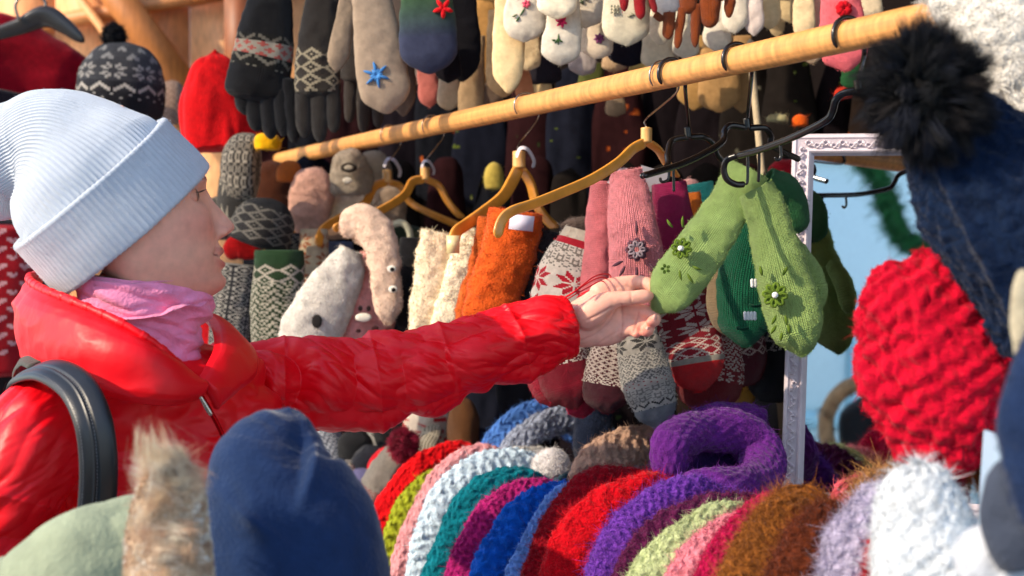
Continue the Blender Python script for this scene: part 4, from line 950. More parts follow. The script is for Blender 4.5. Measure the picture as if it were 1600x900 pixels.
flower(t4, P(995, 390, 2.052), .0160, '#5b3b46', rt, up, out, leaf=[(-1.2, -1.0, 3.6, 1.2), (-1, -1.4, 4.2, 1.2), (0, -1.5, 4.7, 1.2), (1.1, -1.2, 5.4, 1.2), (.0, 1.2, 1.6, 1.4)], pearl='#3a2c30')
flower(t4, P(995, 390, 2.049), .0125, '#8d7c82', rt, up, out, pearl=None, petals=7)
mitten('mitten', 'second salmon pink mitten, seen edge-on left of the one with the flower', 'mitten', 'salmon pink mittens',
    [(940, 288, 2.12, 34), (938, 330, 2.12, 42), (934, 390, 2.12, 46), (928, 440, 2.12, 48), (920, 500, 2.12, 34)], lin('#e47c82'), nv=70, nu=44, tr=.6, fz=3000, fl=.003, fw=.0002)
mitten('mitten', 'raspberry magenta mitten hanging between the pink and the light green mittens', 'mitten', None,
    [(1045, 290, 2.12, 54), (1050, 330, 2.12, 60), (1056, 380, 2.13, 76), (1066, 430, 2.14, 92), (1078, 480, 2.15, 80), (1082, 512, 2.15, 40)], lin('#a01452'), nv=80, nu=56, tr=.45, fz=4000, fl=.003, fw=.0002)
mitten('mitten', 'aqua turquoise mitten cuff peeping out behind the light green mitten', 'mitten', None,
    [(1090, 292, 2.22, 50), (1098, 340, 2.22, 50), (1115, 400, 2.22, 52), (1120, 460, 2.22, 30)], lin('#3fae9c'), nv=50, nu=40, tr=.5, fz=1500)
mitten('mitten', 'orange mitten squeezed between the magenta and the aqua mitten', 'mitten', None,
    [(1082, 305, 2.19, 26), (1086, 350, 2.19, 34), (1095, 400, 2.19, 40), (1096, 440, 2.19, 26)], lin('#d9701a'), nv=50, nu=36, tr=.6, fz=1000)
mitten('mitten', 'mustard yellow mitten tip below the light green mitten', 'mitten', None,
    [(1104, 400, 2.20, 40), (1106, 440, 2.19, 58), (1104, 480, 2.18, 56), (1106, 510, 2.18, 30)], lin('#c98a14'), nv=50, nu=40, tr=.5, fz=1500)
mitten('mitten', 'dark green mitten behind the flowered pink mitten, only its upper edge showing', 'mitten', None,
    [(1020, 300, 2.2, 40), (1025, 350, 2.2, 44), (1030, 420, 2.2, 30)], lin('#1f4a38'), nv=40, nu=32, tr=.5)
for q, lb in (([P(948, 285, 2.10), P(968, 262, 2.095), P(980, 262, 2.1), P(980, 300, 2.1)], 'white paper label corner left of the flowered pink mitten\'s cuff'), ([P(1002, 258, 2.14), P(1044, 270, 2.15), P(1038, 300, 2.15), P(1000, 300, 2.14)], 'white paper label right of the flowered pink mitten\'s cuff')):
    m = MB(); qq = np.array(q); m.faces(np.vstack([qq, qq + np.array((0, .0006, 0))]), [[0, 1, 2, 3], [7, 6, 5, 4], [0, 4, 5, 1], [1, 5, 6, 2], [2, 6, 7, 3], [3, 7, 4, 0]], lin('#c9c2c4')); m.smooth = False; tag(m.build('paper_label', PAPER), lb, 'label')

# ================================================================ patterned socks below
RD, WH, MA = '#c0122a', '#e8dcd0', '#6a0a22'
def sock(label, st, base, bands, cat='sock', **k):
    k.setdefault('nv', 110); k.setdefault('nu', 84); k.setdefault('tr', .42); k.setdefault('fz', 5000)
    return mitten('sock', label, cat, 'patterned wool socks hung below the mittens', st, base if not isinstance(base, str) else base, bands=bands, nu_uv=k['nu'], **k)
sock('white sock with red snowflakes and a red cuff, left of the pink mittens', [(905, 362, 2.13, 50), (898, 385, 2.13, 66), (886, 420, 2.13, 84), (876, 470, 2.13, 96), (872, 520, 2.13, 92), (880, 570, 2.13, 88), (890, 612, 2.13, 80), (900, 640, 2.13, 40)], WH,
    [(0, .05, 'plain', WH, '#d8cbb8'), (.05, .09, 'plain', RD, RD), (.09, .22, 'flakes', '#8d8378', WH), (.22, .60, 'star', RD, WH), (.60, .74, 'bits', MA, WH), (.74, 1, 'plain', MA, '#8a0a26')], nv=130)
sock('plain crimson sock toe below the wrist, leftmost of the socks under the sleeve', [(870, 540, 2.16, 80), (866, 575, 2.16, 92), (872, 600, 2.15, 84), (892, 622, 2.15, 50)], '#9c0e2c', None, nv=50, nu=50)
sock('bright raspberry sock toe hanging lowest under the wrist', [(900, 585, 2.19, 60), (906, 620, 2.19, 52), (908, 652, 2.19, 34)], '#c01348', None, nv=50, nu=50)
sock('white sock with maroon speckled blocks and dark maroon toe, under the hand\'s heel', [(970, 500, 2.11, 60), (962, 540, 2.11, 72), (954, 580, 2.11, 80), (948, 620, 2.11, 76), (948, 646, 2.11, 44)], WH,
    [(0, .3, 'smallstar', '#4a1826', WH), (.3, .62, 'cross', '#54101f', '#dccbc0'), (.62, .70, 'bits', '#5a0a20', WH), (.70, 1, 'plain', MA, '#4c0a1e')])
sock('grey snowflake sock with a plain grey toe hanging under the fingers', [(988, 500, 2.07, 58), (998, 540, 2.07, 70), (1010, 590, 2.07, 80), (1022, 630, 2.07, 72), (1032, 670, 2.07, 40)], '#b8b4ac',
    [(0, .12, 'bits', '#55534f', '#cfc8bc'), (.12, .30, 'star', '#4c4a48', '#c8c2b8'), (.30, .55, 'bits', '#7d7a76', '#d5cfc5'), (.55, .60, 'lice', '#a01830', '#c8c2b8'), (.60, .74, 'flakes', '#8b8883', '#cbc6bd'), (.74, .80, 'zig', '#2c2b2d', '#cfc9c0'), (.80, 1, 'plain', '#8d9094', '#878b90')], amp=.002)
sock('crimson and white star sock with a bright red toe below the mustard mitten', [(1058, 450, 2.14, 90), (1068, 490, 2.14, 96), (1078, 530, 2.14, 98), (1086, 570, 2.13, 92), (1092, 612, 2.13, 50)], RD,
    [(0, .52, 'star', '#e6d6cc', '#9d0d24'), (.52, .70, 'diamond', '#e6d6cc', '#a50f26'), (.70, .74, 'plain', '#8f887e', '#a9a196'), (.74, 1, 'plain', '#d0101a', '#d0101a')], nv=120)
sock('dark red sock with a row of white specks, behind the red toed star sock', [(1112, 530, 2.2, 90), (1112, 570, 2.2, 104), (1106, 610, 2.2, 100), (1104, 645, 2.2, 56)], '#8d0c1c',
    [(0, .4, 'bits', '#d9c8bd', '#8d0c1c'), (.4, .55, 'smallstar', '#d9c8bd', '#8d0c1c'), (.55, 1, 'plain', '#7d0a18', '#7d0a18')], nv=70)
sock('maroon sock with small white diamonds, under the dark green mitten', [(1150, 510, 2.2, 70), (1160, 550, 2.2, 76), (1162, 585, 2.2, 60), (1160, 604, 2.2, 30)], '#5e0c20', [(.1, .5, 'diamond', '#c9b3aa', '#5e0c20')], nv=60)
sock('black and white sock hanging just left of the mirror frame', [(1190, 520, 2.22, 60), (1205, 550, 2.22, 70), (1205, 590, 2.22, 80), (1195, 628, 2.22, 50)], '#17131a', [(.05, .3, 'diamond', '#a9a3a4', '#1a161c')], nv=60)
mitten('sock', 'small mustard sock toe above the purple snood', 'sock', None, [(1150, 590, 2.3, 40), (1158, 625, 2.3, 44), (1158, 652, 2.3, 26)], lin('#b98a2c'), nv=40, nu=36)

# ================================================================ fluffy and animal mittens behind the arm
def fluffy(name, label, st, col, fz=9000, fl=.010, fw=.0005, **k):
    k.setdefault('tr', .6); return mitten(name, label, 'mitten', k.pop('group', None), st, lin(col), material=WOOL, fz=fz, fl=fl, fw=fw, amp=.003, **k)
fluffy('mitten', 'orange fluffy mitten hanging over the red sleeve, white label in its cuff', [(805, 335, 2.28, 86), (800, 370, 2.28, 88), (785, 420, 2.28, 86), (768, 470, 2.28, 84), (755, 540, 2.28, 70)], '#c8521a', group='orange fluffy mittens')
fluffy('mitten', 'rust orange fluffy mitten tucked behind the brighter orange one', [(768, 345, 2.34, 46), (762, 390, 2.34, 46), (748, 440, 2.34, 46), (728, 520, 2.34, 50)], '#b4531e', fz=4000, group='orange fluffy mittens')
m = MB(); m.box(P(815, 348, 2.22), (.038, .001, .024), lin('#d6d0dc'), np.array([[math.cos(.12), 0, -math.sin(.12)], [0, 1, 0], [math.sin(.12), 0, math.cos(.12)]]).T); tag(m.build('paper_label', PAPER), 'white paper label tucked into the cuff of the orange fluffy mitten', 'label')
fluffy('mitten', 'cream fluffy mitten, the wider left one of the cream pair above the sleeve', [(688, 368, 2.42, 58), (682, 400, 2.42, 62), (674, 450, 2.42, 60), (664, 540, 2.42, 56)], '#e3cfae', group='cream fluffy mittens')
fluffy('mitten', 'ivory fluffy mitten, the brighter right one of the cream pair above the sleeve', [(738, 362, 2.40, 40), (728, 400, 2.40, 44), (712, 450, 2.40, 46), (690, 530, 2.40, 50)], '#eedfbf', group='cream fluffy mittens')
fluffy('mitten', 'charcoal fluffy mitten between the orange mitten and the red snowflake sock', [(856, 365, 2.3, 44), (846, 410, 2.3, 46), (832, 460, 2.3, 44), (820, 510, 2.3, 40)], '#2a2628', fz=3000)
mitten('mitten', 'black wool mitten hanging in the gap right of the bunny mittens', 'mitten', None, [(650, 375, 2.7, 50), (648, 430, 2.7, 56), (640, 520, 2.7, 50)], lin('#141114'))
fluffy('glove', 'small brown and white knitted cap behind the red cuffed sock', [(896, 340, 2.3, 44), (898, 352, 2.3, 50), (896, 372, 2.3, 46)], '#5b4c44', fz=1500, nv=30, e0=.3)
def face_bits(t, bits, m=FELT):
    for (x, y, d, w, h, c) in bits: MB().grid(loft([(x, y - h / 2, d, w * .7), (x, y, d, w), (x, y + h / 2, d, w * .7)], nv=12, nu=16, e0=.3, e1=.3, tr=.25, n=3), lin(c)).build('teeth' if w >= 24 and c[1] in 'ec' else 'eye', m, t)
t5 = fluffy('mitten', 'pale grey felt mitten with a dark stitched nose, slanting down behind the sleeve', [(548, 395, 2.62, 40), (535, 425, 2.62, 70), (510, 470, 2.62, 88), (485, 520, 2.62, 96), (470, 570, 2.62, 80)], '#c4bcb0', fz=5000, fl=.007, group='animal mittens with stitched faces')
face_bits(t5, [(495, 502, 2.585, 16, 22, '#2b2826'), (468, 537, 2.585, 16, 14, '#2b2826')])
t6 = fluffy('mitten', 'dusty pink mitten with a white toothed animal face, behind the sleeve', [(586, 400, 2.66, 50), (580, 440, 2.66, 84), (572, 490, 2.66, 96), (562, 550, 2.66, 80)], '#cf8a80', fz=5000, fl=.006, group='animal mittens with stitched faces')
face_bits(t6, [(568, 496, 2.61, 26, 14, '#e4dcc8'), (563, 482, 2.61, 7, 9, '#2b2020'), (576, 482, 2.61, 7, 9, '#2b2020'), (586, 513, 2.61, 12, 8, '#3a2020'), (560, 517, 2.61, 8, 6, '#3a2020')])
t7 = fluffy('mitten', 'long beige felt mitten flopping over like a rabbit ear, with two small eyes', [(532, 362, 2.58, 48), (565, 348, 2.58, 60), (590, 372, 2.57, 58), (602, 420, 2.56, 50), (606, 470, 2.56, 46), (606, 508, 2.56, 34)], '#d3b49c', fz=6000, fl=.006, e0=.15, group='animal mittens with stitched faces')
face_bits(t7, [(612, 420, 2.53, 14, 12, '#e8e0d0'), (613, 421, 2.522, 7, 7, '#1a1414'), (614, 452, 2.53, 14, 12, '#e8e0d0'), (615, 453, 2.522, 7, 7, '#1a1414')])
sock('grey and black ringed sock beside the woman\'s chin', [(372, 415, 2.85, 64), (368, 450, 2.85, 66), (360, 500, 2.85, 64), (356, 560, 2.85, 60)], '#3c3a3a', [(0, 1, 'rings', '#cfc7b8', '#3c3a3c')], nu=52, nv=80, fz=0)
sock('dark green and white patterned sock, right of the ringed grey sock', [(436, 394, 2.75, 78), (436, 430, 2.75, 80), (432, 480, 2.75, 80), (430, 560, 2.75, 74)], '#2a4020', [(0, .12, 'plain', '#233c20', '#2b4a28'), (.12, .3, 'diamond', '#d8ccb8', '#2d4426'), (.3, 1, 'bits', '#cfc6b0', '#2b3f24')], nu=58, nv=80, fz=0)
sock('cream sock with rust red figures below the thin wooden hangers', [(490, 362, 2.9, 44), (490, 400, 2.9, 48), (486, 450, 2.9, 48), (480, 520, 2.9, 44)], '#d9c6a6', [(0, 1, 'smallstar', '#b96a44', '#d9c6a6')], nu=40, nv=60, fz=0)
mitten('mitten', 'blue grey mitten behind the cream figured sock', 'mitten', None, [(530, 380, 2.95, 44), (530, 430, 2.95, 48), (528, 480, 2.95, 40)], lin('#5a6684'))
t8 = thing('cat_cap', P(550, 310, 2.95), 'grey knitted cap with a curled cat face, hanging just under the rail', 'cap')
m = cap(MB(), 550, 268, 2.95, 62, 74, lin('#8d8070'), ang=0, amp=.006); m.fuzz(3000, .008, .0006); m.build('knitted_body', WOOL, t8)
face_bits(t8, [(545, 262, 2.90, 26, 16, '#3a332c'), (545, 262, 2.895, 14, 8, '#a39886'), (543, 282, 2.90, 16, 10, '#c9bfae')])
fluffy('mitten', 'dusty rose mitten hanging left of the grey cat cap', [(496, 262, 3.0, 50), (488, 300, 3.0, 70), (482, 345, 3.0, 60), (480, 370, 3.0, 30)], '#bf9382', fz=2000, e0=.2)
fluffy('mitten', 'ivory triangular shawl end under the grey cat cap', [(550, 300, 3.05, 50), (545, 335, 3.05, 80), (540, 365, 3.05, 60)], '#d9c3a4', fz=1500, e0=.2)
fluffy('mitten', 'taupe mitten in the gap below the second wooden hanger', [(610, 290, 3.1, 50), (606, 350, 3.1, 56), (600, 390, 3.1, 46)], '#8d7a68', fz=1500, e0=.2)
mitten('mitten', 'dark green mitten with a white loop, left of the cream fluffy pair', 'mitten', None, [(632, 350, 3.0, 60), (630, 390, 3.0, 64), (628, 440, 3.0, 60)], lin('#25331f'), e0=.1)
m = MB(); m.tube([(612, 352, 2.93), (628, 348, 2.92), (640, 362, 2.92), (642, 392, 2.93)], .007, lin('#a9a48c')); tag(m.build('yarn_loop', FELT), 'pale yarn loop on the dark green mitten', 'loop')
# ================================================================ the row of knitted headbands standing on the counter
def headband(label, arc, d, w, col, tr=.42, style='braid', fz=9000, fl=.009, fw=.0003, cat='headband', grp='knitted headbands standing in a row', m=None, colf=None, th=None, bright=1.0):
    """arc: outline pixels from the lower left over the top to the right; w: band width px measured inwards"""
    arc = [np.array(a, float) for a in arc]
    # centre line lies half a band inwards (to the right of the direction of travel)
    P2 = np.array(arc); Tn = np.gradient(P2, axis=0); Tn /= np.linalg.norm(Tn, axis=1, keepdims=True)
    Nn = np.stack([-Tn[:, 1], Tn[:, 0]], 1); C = P2 + Nn * w / 2
    k = len(C); st = [(C[i][0], C[i][1], d + .05 * (i / (k - 1)) ** 2, w) for i in range(k)]
    ex = C[-1] + np.array((60, 40)); ex2 = C[-1] + np.array((110, 130)); st += [(ex[0], ex[1], d + .07, w), (ex2[0], ex2[1], d + .09, w * .9)]
    s0 = np.array(C[0]); st = [(s0[0] - 4, s0[1] + 90, d, w)] + st
    s1 = seed(); wm = w / F * d
    def dsp(S, TH, V):
        jit = .35 * fbm(V * 26, s1 + 7, 2); S = S + .010 * fbm(V * 18, s1 + 8, 1)
        if style == 'braid':      # plaited cable along the band
            q = TH * 3.0 / (2 * math.pi) * 2 + jit * .5; row = S / .016 + jit
            ph = row + np.abs((q % 1) - .5) * 1.6
            h = .0026 * (.5 + .5 * np.cos(2 * math.pi * ph)) * np.sin(math.pi * (q % 1)) ** .6
        elif style == 'rows':
            q = TH * 7 / (2 * math.pi) * 2 + jit; h = .0014 * np.abs(np.sin(math.pi * q)) * (.7 + .3 * np.cos(2 * math.pi * (S / .010 + .5 * np.floor(q))))
            h = h + .0011 * np.cos(2 * math.pi * (S / .010 + .5 * np.floor(q)))
        elif style == 'lace':
            q = TH * 5 / (2 * math.pi) * 2 + jit; c = np.cos(2 * math.pi * (S / .018 + .5 * np.floor(q))) * np.sin(math.pi * (q % 1)); h = .0028 * np.clip(c + .3, -.6, 1)
        else: h = 0 * S
        return h + .006 * fbm(V * 34, s1, 3) + .0022 * ridge(fbm(V * 130, s1 + 4, 2) * 1.6)
    V = loft(st, nv=260, nu=96, e0=.01, e1=.05, tr=tr, disp=dsp, n=2.3)
    mb = MB()
    C0 = lin(col)
    mb.grid(V, C0, uv=(48, 130), var=.16)
    if fz: mb.fuzz(int(fz * 3.4), fl * .9, fw, spread=.8, grav=.1, tint=.35, curl=1.1, seg=3, bright=1.05)
    return tag(mb.build(cat, m or WOOL), label, cat, grp)
HB = [
 ('scarlet felt headband at the far end of the row, beside the red pompom', [(582, 800), (596, 768), (628, 728), (668, 700), (716, 688)], 2.62, 40, '#d80c14', 'flat', 1500, .003),
 ('lime green headband next to the scarlet one', [(590, 880), (598, 830), (615, 790), (645, 750), (690, 728)], 2.52, 44, '#9aa226', 'lace', 6000, .006),
 ('dusty pink braided headband next to the lime green one', [(610, 900), (618, 845), (640, 795), (668, 745), (705, 708), (760, 696)], 2.42, 56, '#cf8f92', 'braid', 6000, .006),
 ('ice white headband with bobbles, between dusty pink and teal', [(634, 890), (645, 835), (662, 780), (690, 745), (730, 715), (775, 700), (830, 706)], 2.32, 62, '#c3d6e2', 'lace', 7000, .008),
 ('teal braided headband between ice white and berry pink', [(655, 910), (676, 848), (697, 795), (722, 760), (760, 736), (800, 728), (845, 742)], 2.22, 66, '#04707e', 'braid', 9000, .007),
 ('berry pink and plum headband, left of the bright blue one', [(692, 900), (704, 862), (728, 815), (762, 775), (806, 750), (850, 748)], 2.13, 66, '#a41e68', 'rows', 9000, .008),
 ('bright blue ruffled headband in the row', [(735, 900), (742, 868), (768, 826), (790, 790), (830, 762), (880, 752)], 2.04, 66, '#0a56b8', 'lace', 8000, .007),
 ('narrow light blue headband right of the bright blue one', [(785, 910), (800, 870), (818, 830), (838, 795), (862, 768), (890, 756)], 1.97, 60, '#6790cf', 'rows', 6000, .006),
 ('dark crimson headband left of the broad red one', [(812, 910), (824, 866), (842, 815), (868, 776), (905, 741), (950, 727), (1000, 733)], 1.90, 76, '#8c0618', 'rows', 11000, .009),
 ('plain red mohair headband, the broadest of the row', [(838, 915), (846, 870), (866, 826), (902, 788), (950, 756), (1005, 738), (1040, 742)], 1.83, 96, '#c00616', 'flat', 13000, .010),
 ('violet mohair headband right of the broad red one', [(912, 915), (921, 872), (944, 824), (980, 786), (1030, 756), (1080, 744), (1130, 756)], 1.76, 76, '#6f38a0', 'rows', 14000, .012),
 ('plum purple lacy headband', [(950, 915), (962, 880), (990, 835), (1036, 796), (1092, 776), (1150, 768), (1190, 778)], 1.69, 74, '#5c1a44', 'lace', 12000, .010),
 ('pale pistachio green headband', [(966, 925), (985, 884), (1022, 842), (1070, 806), (1120, 784), (1170, 786)], 1.62, 78, '#b3bd8a', 'braid', 10000, .008),
 ('light pink and white flecked headband', [(1030, 930), (1046, 890), (1072, 848), (1110, 818), (1160, 800)], 1.56, 76, '#d8838f', 'rows', 10000, .010),
 ('deep pink headband left of the golden brown one', [(1078, 930), (1090, 886), (1118, 838), (1150, 800), (1192, 772), (1235, 772)], 1.50, 80, '#b40f48', 'rows', 11000, .010),
 ('golden brown mohair headband under the mirror frame', [(1124, 930), (1130, 886), (1150, 838), (1184, 794), (1228, 760), (1270, 760), (1300, 790)], 1.44, 96, '#8f5420', 'rows', 17000, .014),
 ('russet brown mohair headband inside the golden brown one', [(1188, 940), (1196, 898), (1216, 850), (1250, 806), (1296, 782), (1325, 800)], 1.39, 100, '#6b3018', 'rows', 15000, .014),
 ('lilac grey braided headband in front of the mirror', [(1268, 940), (1276, 890), (1290, 840), (1318, 790), (1356, 758), (1400, 756)], 1.33, 88, '#b0a7bd', 'braid', 12000, .010),
 ('deep red headband showing as a narrow strip beside the white hat', [(1345, 950), (1350, 900), (1360, 850), (1385, 815)], 1.28, 60, '#a3081c', 'rows', 6000, .008),
]
for lb, arc, d, w, c, sty, fz, fl in HB:
    headband(lb, arc, d, w, c, style=sty, fz=fz, fl=fl, tr=.46 if d > 1.5 else .40)

def softhat(name, label, cat, px, py, d, w, h, col, ang=0, tr=.7, group=None, fz=5000, fl=.008, fw=.0004, amp=.006, f=30, style=None, mt=None, bands=None, nv=110, nu=140, mb=None, e=None, build=True):
    """soft knitted cap lying or hanging: outline in pixels w x h, turned by ang"""
    mb = mb or MB(); dx, dy = math.sin(ang), math.cos(ang); s1 = seed()
    st = [(px + dx * h * t, py + dy * h * t, d, w * k) for t, k in ((.5, .82), (.38, .96), (.15, 1.0), (-.1, .96), (-.3, .78), (-.44, .5), (-.5, .22))]
    def dsp(S, TH, V):
        h_ = amp * fbm(V * f, s1, 3)
        if style == 'chunky':
            q = TH * 26 / (2 * math.pi) + .5 * fbm(V * 20, s1 + 7, 2); b = S / .017 + .7 * fbm(V * 20, s1 + 8, 2); c = np.cos(2 * math.pi * (b + .5 * np.floor(q))) * np.sin(math.pi * (q % 1)) ** .7
            h_ = h_ + .0030 * c * (.5 + 1.2 * fbm(V * 40, s1 + 2, 2))
        elif style == 'cable':
            q = TH * 22 / (2 * math.pi); b = S / .022; ph = b + np.abs((q % 1) - .5) * 1.2
            h_ = h_ + .0045 * (.4 + .6 * np.cos(2 * math.pi * ph)) * np.sin(math.pi * (q % 1)) ** .6
        return h_
    V = loft(st, nv=nv, nu=nu, e0=.06, e1=.08, tr=tr, disp=dsp)
    mb.grid(V, pattern(nv - 1, nu, bands, col) if bands else lin(col), uv=(nu, nv), var=.14)
    if fz: mb.fuzz(fz, fl, fw, spread=.8, tint=.25, curl=.8, seg=3)
    if not build: return mb
    t = thing(name, P(px + dx * h * .5, py + dy * h * .5, d), label, cat, group)
    mb.build('knitted_body', mt or WOOL, t); return t
def pompom(t, px, py, d, r, col, n=6000, ln=.016, cols=None, w=.0006):
    mb = MB(); c = P(px, py, d); rr = r / F * d; th = np.linspace(0, 2 * math.pi, 48, endpoint=False); ph = np.linspace(.01, math.pi - .01, 30)
    N = np.stack([np.sin(ph)[:, None] * np.cos(th), np.sin(ph)[:, None] * np.sin(th), np.cos(ph)[:, None] * np.ones(48)], -1)
    V = c + N * (rr * (.72 + .06 * fbm(N * 3, seed(), 2)))[..., None]
    mb.grid(V, lin(col) * .8, var=.2); fur(mb, V, n, rr * .42, w, lin(col), (0, 0, -.1), .4, cols=cols or [col], clump=200, cl=.5, N=N)
    return mb.build('pompom', FUR, t)

# ---- piles behind the row
def arcband(label, arc, d, w, col, style='braid', fz=7000, fl=.008, tr=.5, cat='headband', grp=None):
    return headband(label, arc, d, w, col, tr=tr, style=style, fz=fz, fl=fl, cat=cat, grp=grp)
# big purple snood: a loop with a dark opening
sn = thing('snood', P(1130, 760, 1.98), 'large purple mohair snood lying open beside the mirror frame', 'snood')
mb = MB(); s1 = seed()
loop = [(1050, 750, 1.93), (1048, 704, 1.93), (1068, 680, 1.96), (1110, 672, 2.0), (1155, 676, 2.02), (1186, 700, 2.02), (1192, 735, 1.98), (1170, 762, 1.93), (1130, 764, 1.89), (1085, 764, 1.885), (1060, 767, 1.89)]
def dsp(S, TH, V): return .006 * fbm(V * 30, s1, 3) + .0012 * np.sin(S / .004) * np.sin(TH * 14)
V = loft([(*p, w) for p, w in zip(loop, (52, 62, 66, 66, 70, 72, 70, 72, 72, 62, 50))], nv=240, nu=80, e0=.04, e1=.04, tr=.8, disp=dsp, view=(0, .55, -1) if False else None)
mb.grid(V, lin('#5e2276'), uv=(40, 140), var=.2)
V = loft([(1060, 690, 2.05, 40), (1100, 662, 2.08, 56), (1150, 656, 2.10, 60), (1196, 668, 2.10, 50)], nv=140, nu=70, e0=.05, e1=.05, tr=.8, disp=dsp); mb.grid(V, lin('#582070'), uv=(40, 100), var=.2)
mb.fuzz(22000, .010, .0003, spread=.8, tint=.4, curl=.9, seg=3); mb.build('knitted_loop', WOOL, sn)
mb = MB(); V = loft([(1060, 722, 1.99, 60), (1120, 716, 2.03, 76), (1185, 722, 2.05, 60)], nv=60, nu=40, e0=.1, e1=.1, tr=.3); mb.grid(V, lin('#26103f'), var=.2); mb.build('opening_shade', WOOL, sn)  # dark filling painted in for the shade inside the loop's opening
# others
arcband('cornflower blue braided headband lying behind the row', [(742, 720), (752, 690), (778, 655), (812, 632), (850, 624)], 2.62, 44, '#4a77bd', grp='headbands piled behind the row')
arcband('grey braided headband on top of the cornflower blue one', [(776, 712), (790, 684), (818, 658), (850, 642), (890, 636)], 2.55, 44, '#8b93a6', grp='headbands piled behind the row')
arcband('pale grey braided headband behind the ice white one', [(755, 725), (800, 702), (830, 696), (862, 706), (885, 735)], 2.42, 40, '#b9b4ae', grp='headbands piled behind the row')
arcband('beige chunky headband left of the purple snood', [(893, 735), (905, 706), (935, 684), (975, 668), (1030, 668)], 2.12, 62, '#b08e78', style='lace', grp='headbands piled behind the row')
softhat('headband', 'navy blue knitted cap lying flat behind the beige headband', 'cap', 925, 680, 2.5, 130, 60, '#0e1628', ang=1.5, fz=4000)
softhat('cap', 'white fluffy ball of a cap end, right of the grey braided bands', 'cap', 858, 725, 2.3, 62, 44, '#cfcac8', ang=.4, fz=4000)
softhat('cap', 'slate teal cap behind the white fluffy cap end', 'cap', 900, 745, 2.36, 90, 40, '#2f4a5a', ang=.2, fz=2500)
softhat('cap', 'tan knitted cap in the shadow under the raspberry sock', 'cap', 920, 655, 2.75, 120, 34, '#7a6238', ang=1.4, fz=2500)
hb = thing('pompom_hat', P(640, 760, 2.7), 'patterned hat with a dark raspberry pompom at the far end of the row', 'hat')
softhat('x', '', '', 600, 745, 2.72, 56, 120, '#b5aca0', ang=-.5, fz=1500, build=False, bands=[(0, .3, 'bits', '#b9384a', '#c9bfb2'), (.3, 1, 'plain', '#aaa298', '#b1a89c')]).build('knitted_body', KNIT, hb)
pompom(hb, 631, 697, 2.66, 26, '#8a1634', n=5000)
softhat('cap', 'small red cap under the raspberry pompom hat', 'cap', 596, 722, 2.78, 60, 34, '#b80f20', ang=.9, fz=800)
# far end clutter between the sleeve and the counter
for (lb, x, y, d, w, h, c, a, bd) in [
    ('grey and white flecked cap at the sleeve\'s lower edge beside the navy hood', 512, 694, 3.0, 56, 70, '#7d808c', .4, [(0, 1, 'bits', '#c4c8d0', '#6d7280')]),
    ('round black cap with a rolled edge, right of the flecked grey cap', 555, 695, 2.95, 56, 44, '#15161a', 0, None),
    ('white and grey star cap between two black caps', 588, 690, 3.05, 40, 70, '#c9c5bc', -.4, [(0, 1, 'smallstar', '#77736c', '#c9c5bc')]),
    ('black cap directly under the middle of the sleeve', 612, 672, 3.0, 60, 60, '#101115', .3, None),
    ('charcoal cap below the black cap under the sleeve', 648, 680, 3.05, 70, 50, '#1d1f24', -.3, None),
    ('red and white snowflake cap directly under the sleeve', 672, 655, 2.95, 78, 60, '#d9c9b8', -.3, [(0, 1, 'star', '#c81a24', '#e4d4c4')]),
    ('cream and grey patterned cap above the scarlet headband', 668, 690, 2.9, 60, 34, '#cfc4ae', 1.2, [(0, 1, 'zig', '#5d574c', '#cfc4ae')]),
    ('brown felt cap standing right of the snowflake cap', 724, 665, 2.9, 52, 90, '#6e4626', 0, None),
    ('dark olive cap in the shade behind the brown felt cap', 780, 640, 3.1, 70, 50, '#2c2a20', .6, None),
    ('lavender cap with a cream top, low beside the navy hood', 560, 765, 2.75, 50, 70, '#7d79a8', -.3, None),
    ('small cream felt ball cap under the lavender cap', 562, 785, 2.68, 34, 20, '#d9d3b4', 0, None),
    ('dark navy cap with a grey rim over the lavender cap', 575, 722, 2.85, 60, 50, '#191c2a', .8, None),
    ('pale cap with red flecks, lowest at the hood\'s edge', 590, 820, 2.66, 44, 80, '#d5cabb', -.3, [(0, 1, 'cross', '#b83040', '#d5cabb')]),
    ('orange, white and black figure cap beside the hood\'s edge', 546, 740, 2.8, 24, 34, '#e2d8c4', 0, [(0, .3, 'plain', '#d9702a', '#d9702a'), (.3, 1, 'zig', '#2a2622', '#e2d8c4')]),
    ]:
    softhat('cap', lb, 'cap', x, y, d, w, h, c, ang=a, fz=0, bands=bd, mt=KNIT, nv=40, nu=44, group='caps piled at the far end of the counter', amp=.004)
# fur at the foot of the mirror and scraps of knitwear there
arcband('coral pink headband at the foot of the mirror', [(1302, 770), (1315, 752), (1338, 744), (1362, 748)], 1.62, 36, '#c2505c', style='rows', fz=4000)
arcband('tan mohair headband at the foot of the mirror', [(1336, 768), (1350, 745), (1378, 735), (1410, 742)], 1.55, 36, '#ad7c48', style='rows', fz=7000, fl=.018)

# ================================================================ right foreground
bt = thing('bobble_hat', P(1540, 480, 1.28), 'navy knitted hat with a big black fur pompom, hanging over the mirror', 'hat')
s1 = seed()
def nv_(S, TH, V):
    q = TH * 13 / (2 * math.pi); ph = S / .026 + np.abs((q % 1) - .5) * 1.4
    q = q + .3 * fbm(V * 14, s1 + 3, 2); h = .0022 * (.4 + .6 * np.cos(2 * math.pi * (ph + .8 * fbm(V * 16, s1 + 2, 2)))) * np.sin(math.pi * (q % 1)) ** .5 + .006 * fbm(V * 22, s1, 3) + .002 * ridge(fbm(V * 90, s1 + 4, 2) * 1.6)
    px_ = 800 + V[..., 0] / V[..., 1] * F; py_ = 450 - (V[..., 2] - 1.5) / V[..., 1] * F
    ln_ = 1482 + (py_ - 290) * .52
    return h - .011 * np.exp(-((px_ - ln_) / 12) ** 2) * (py_ > 230)
mb = MB()
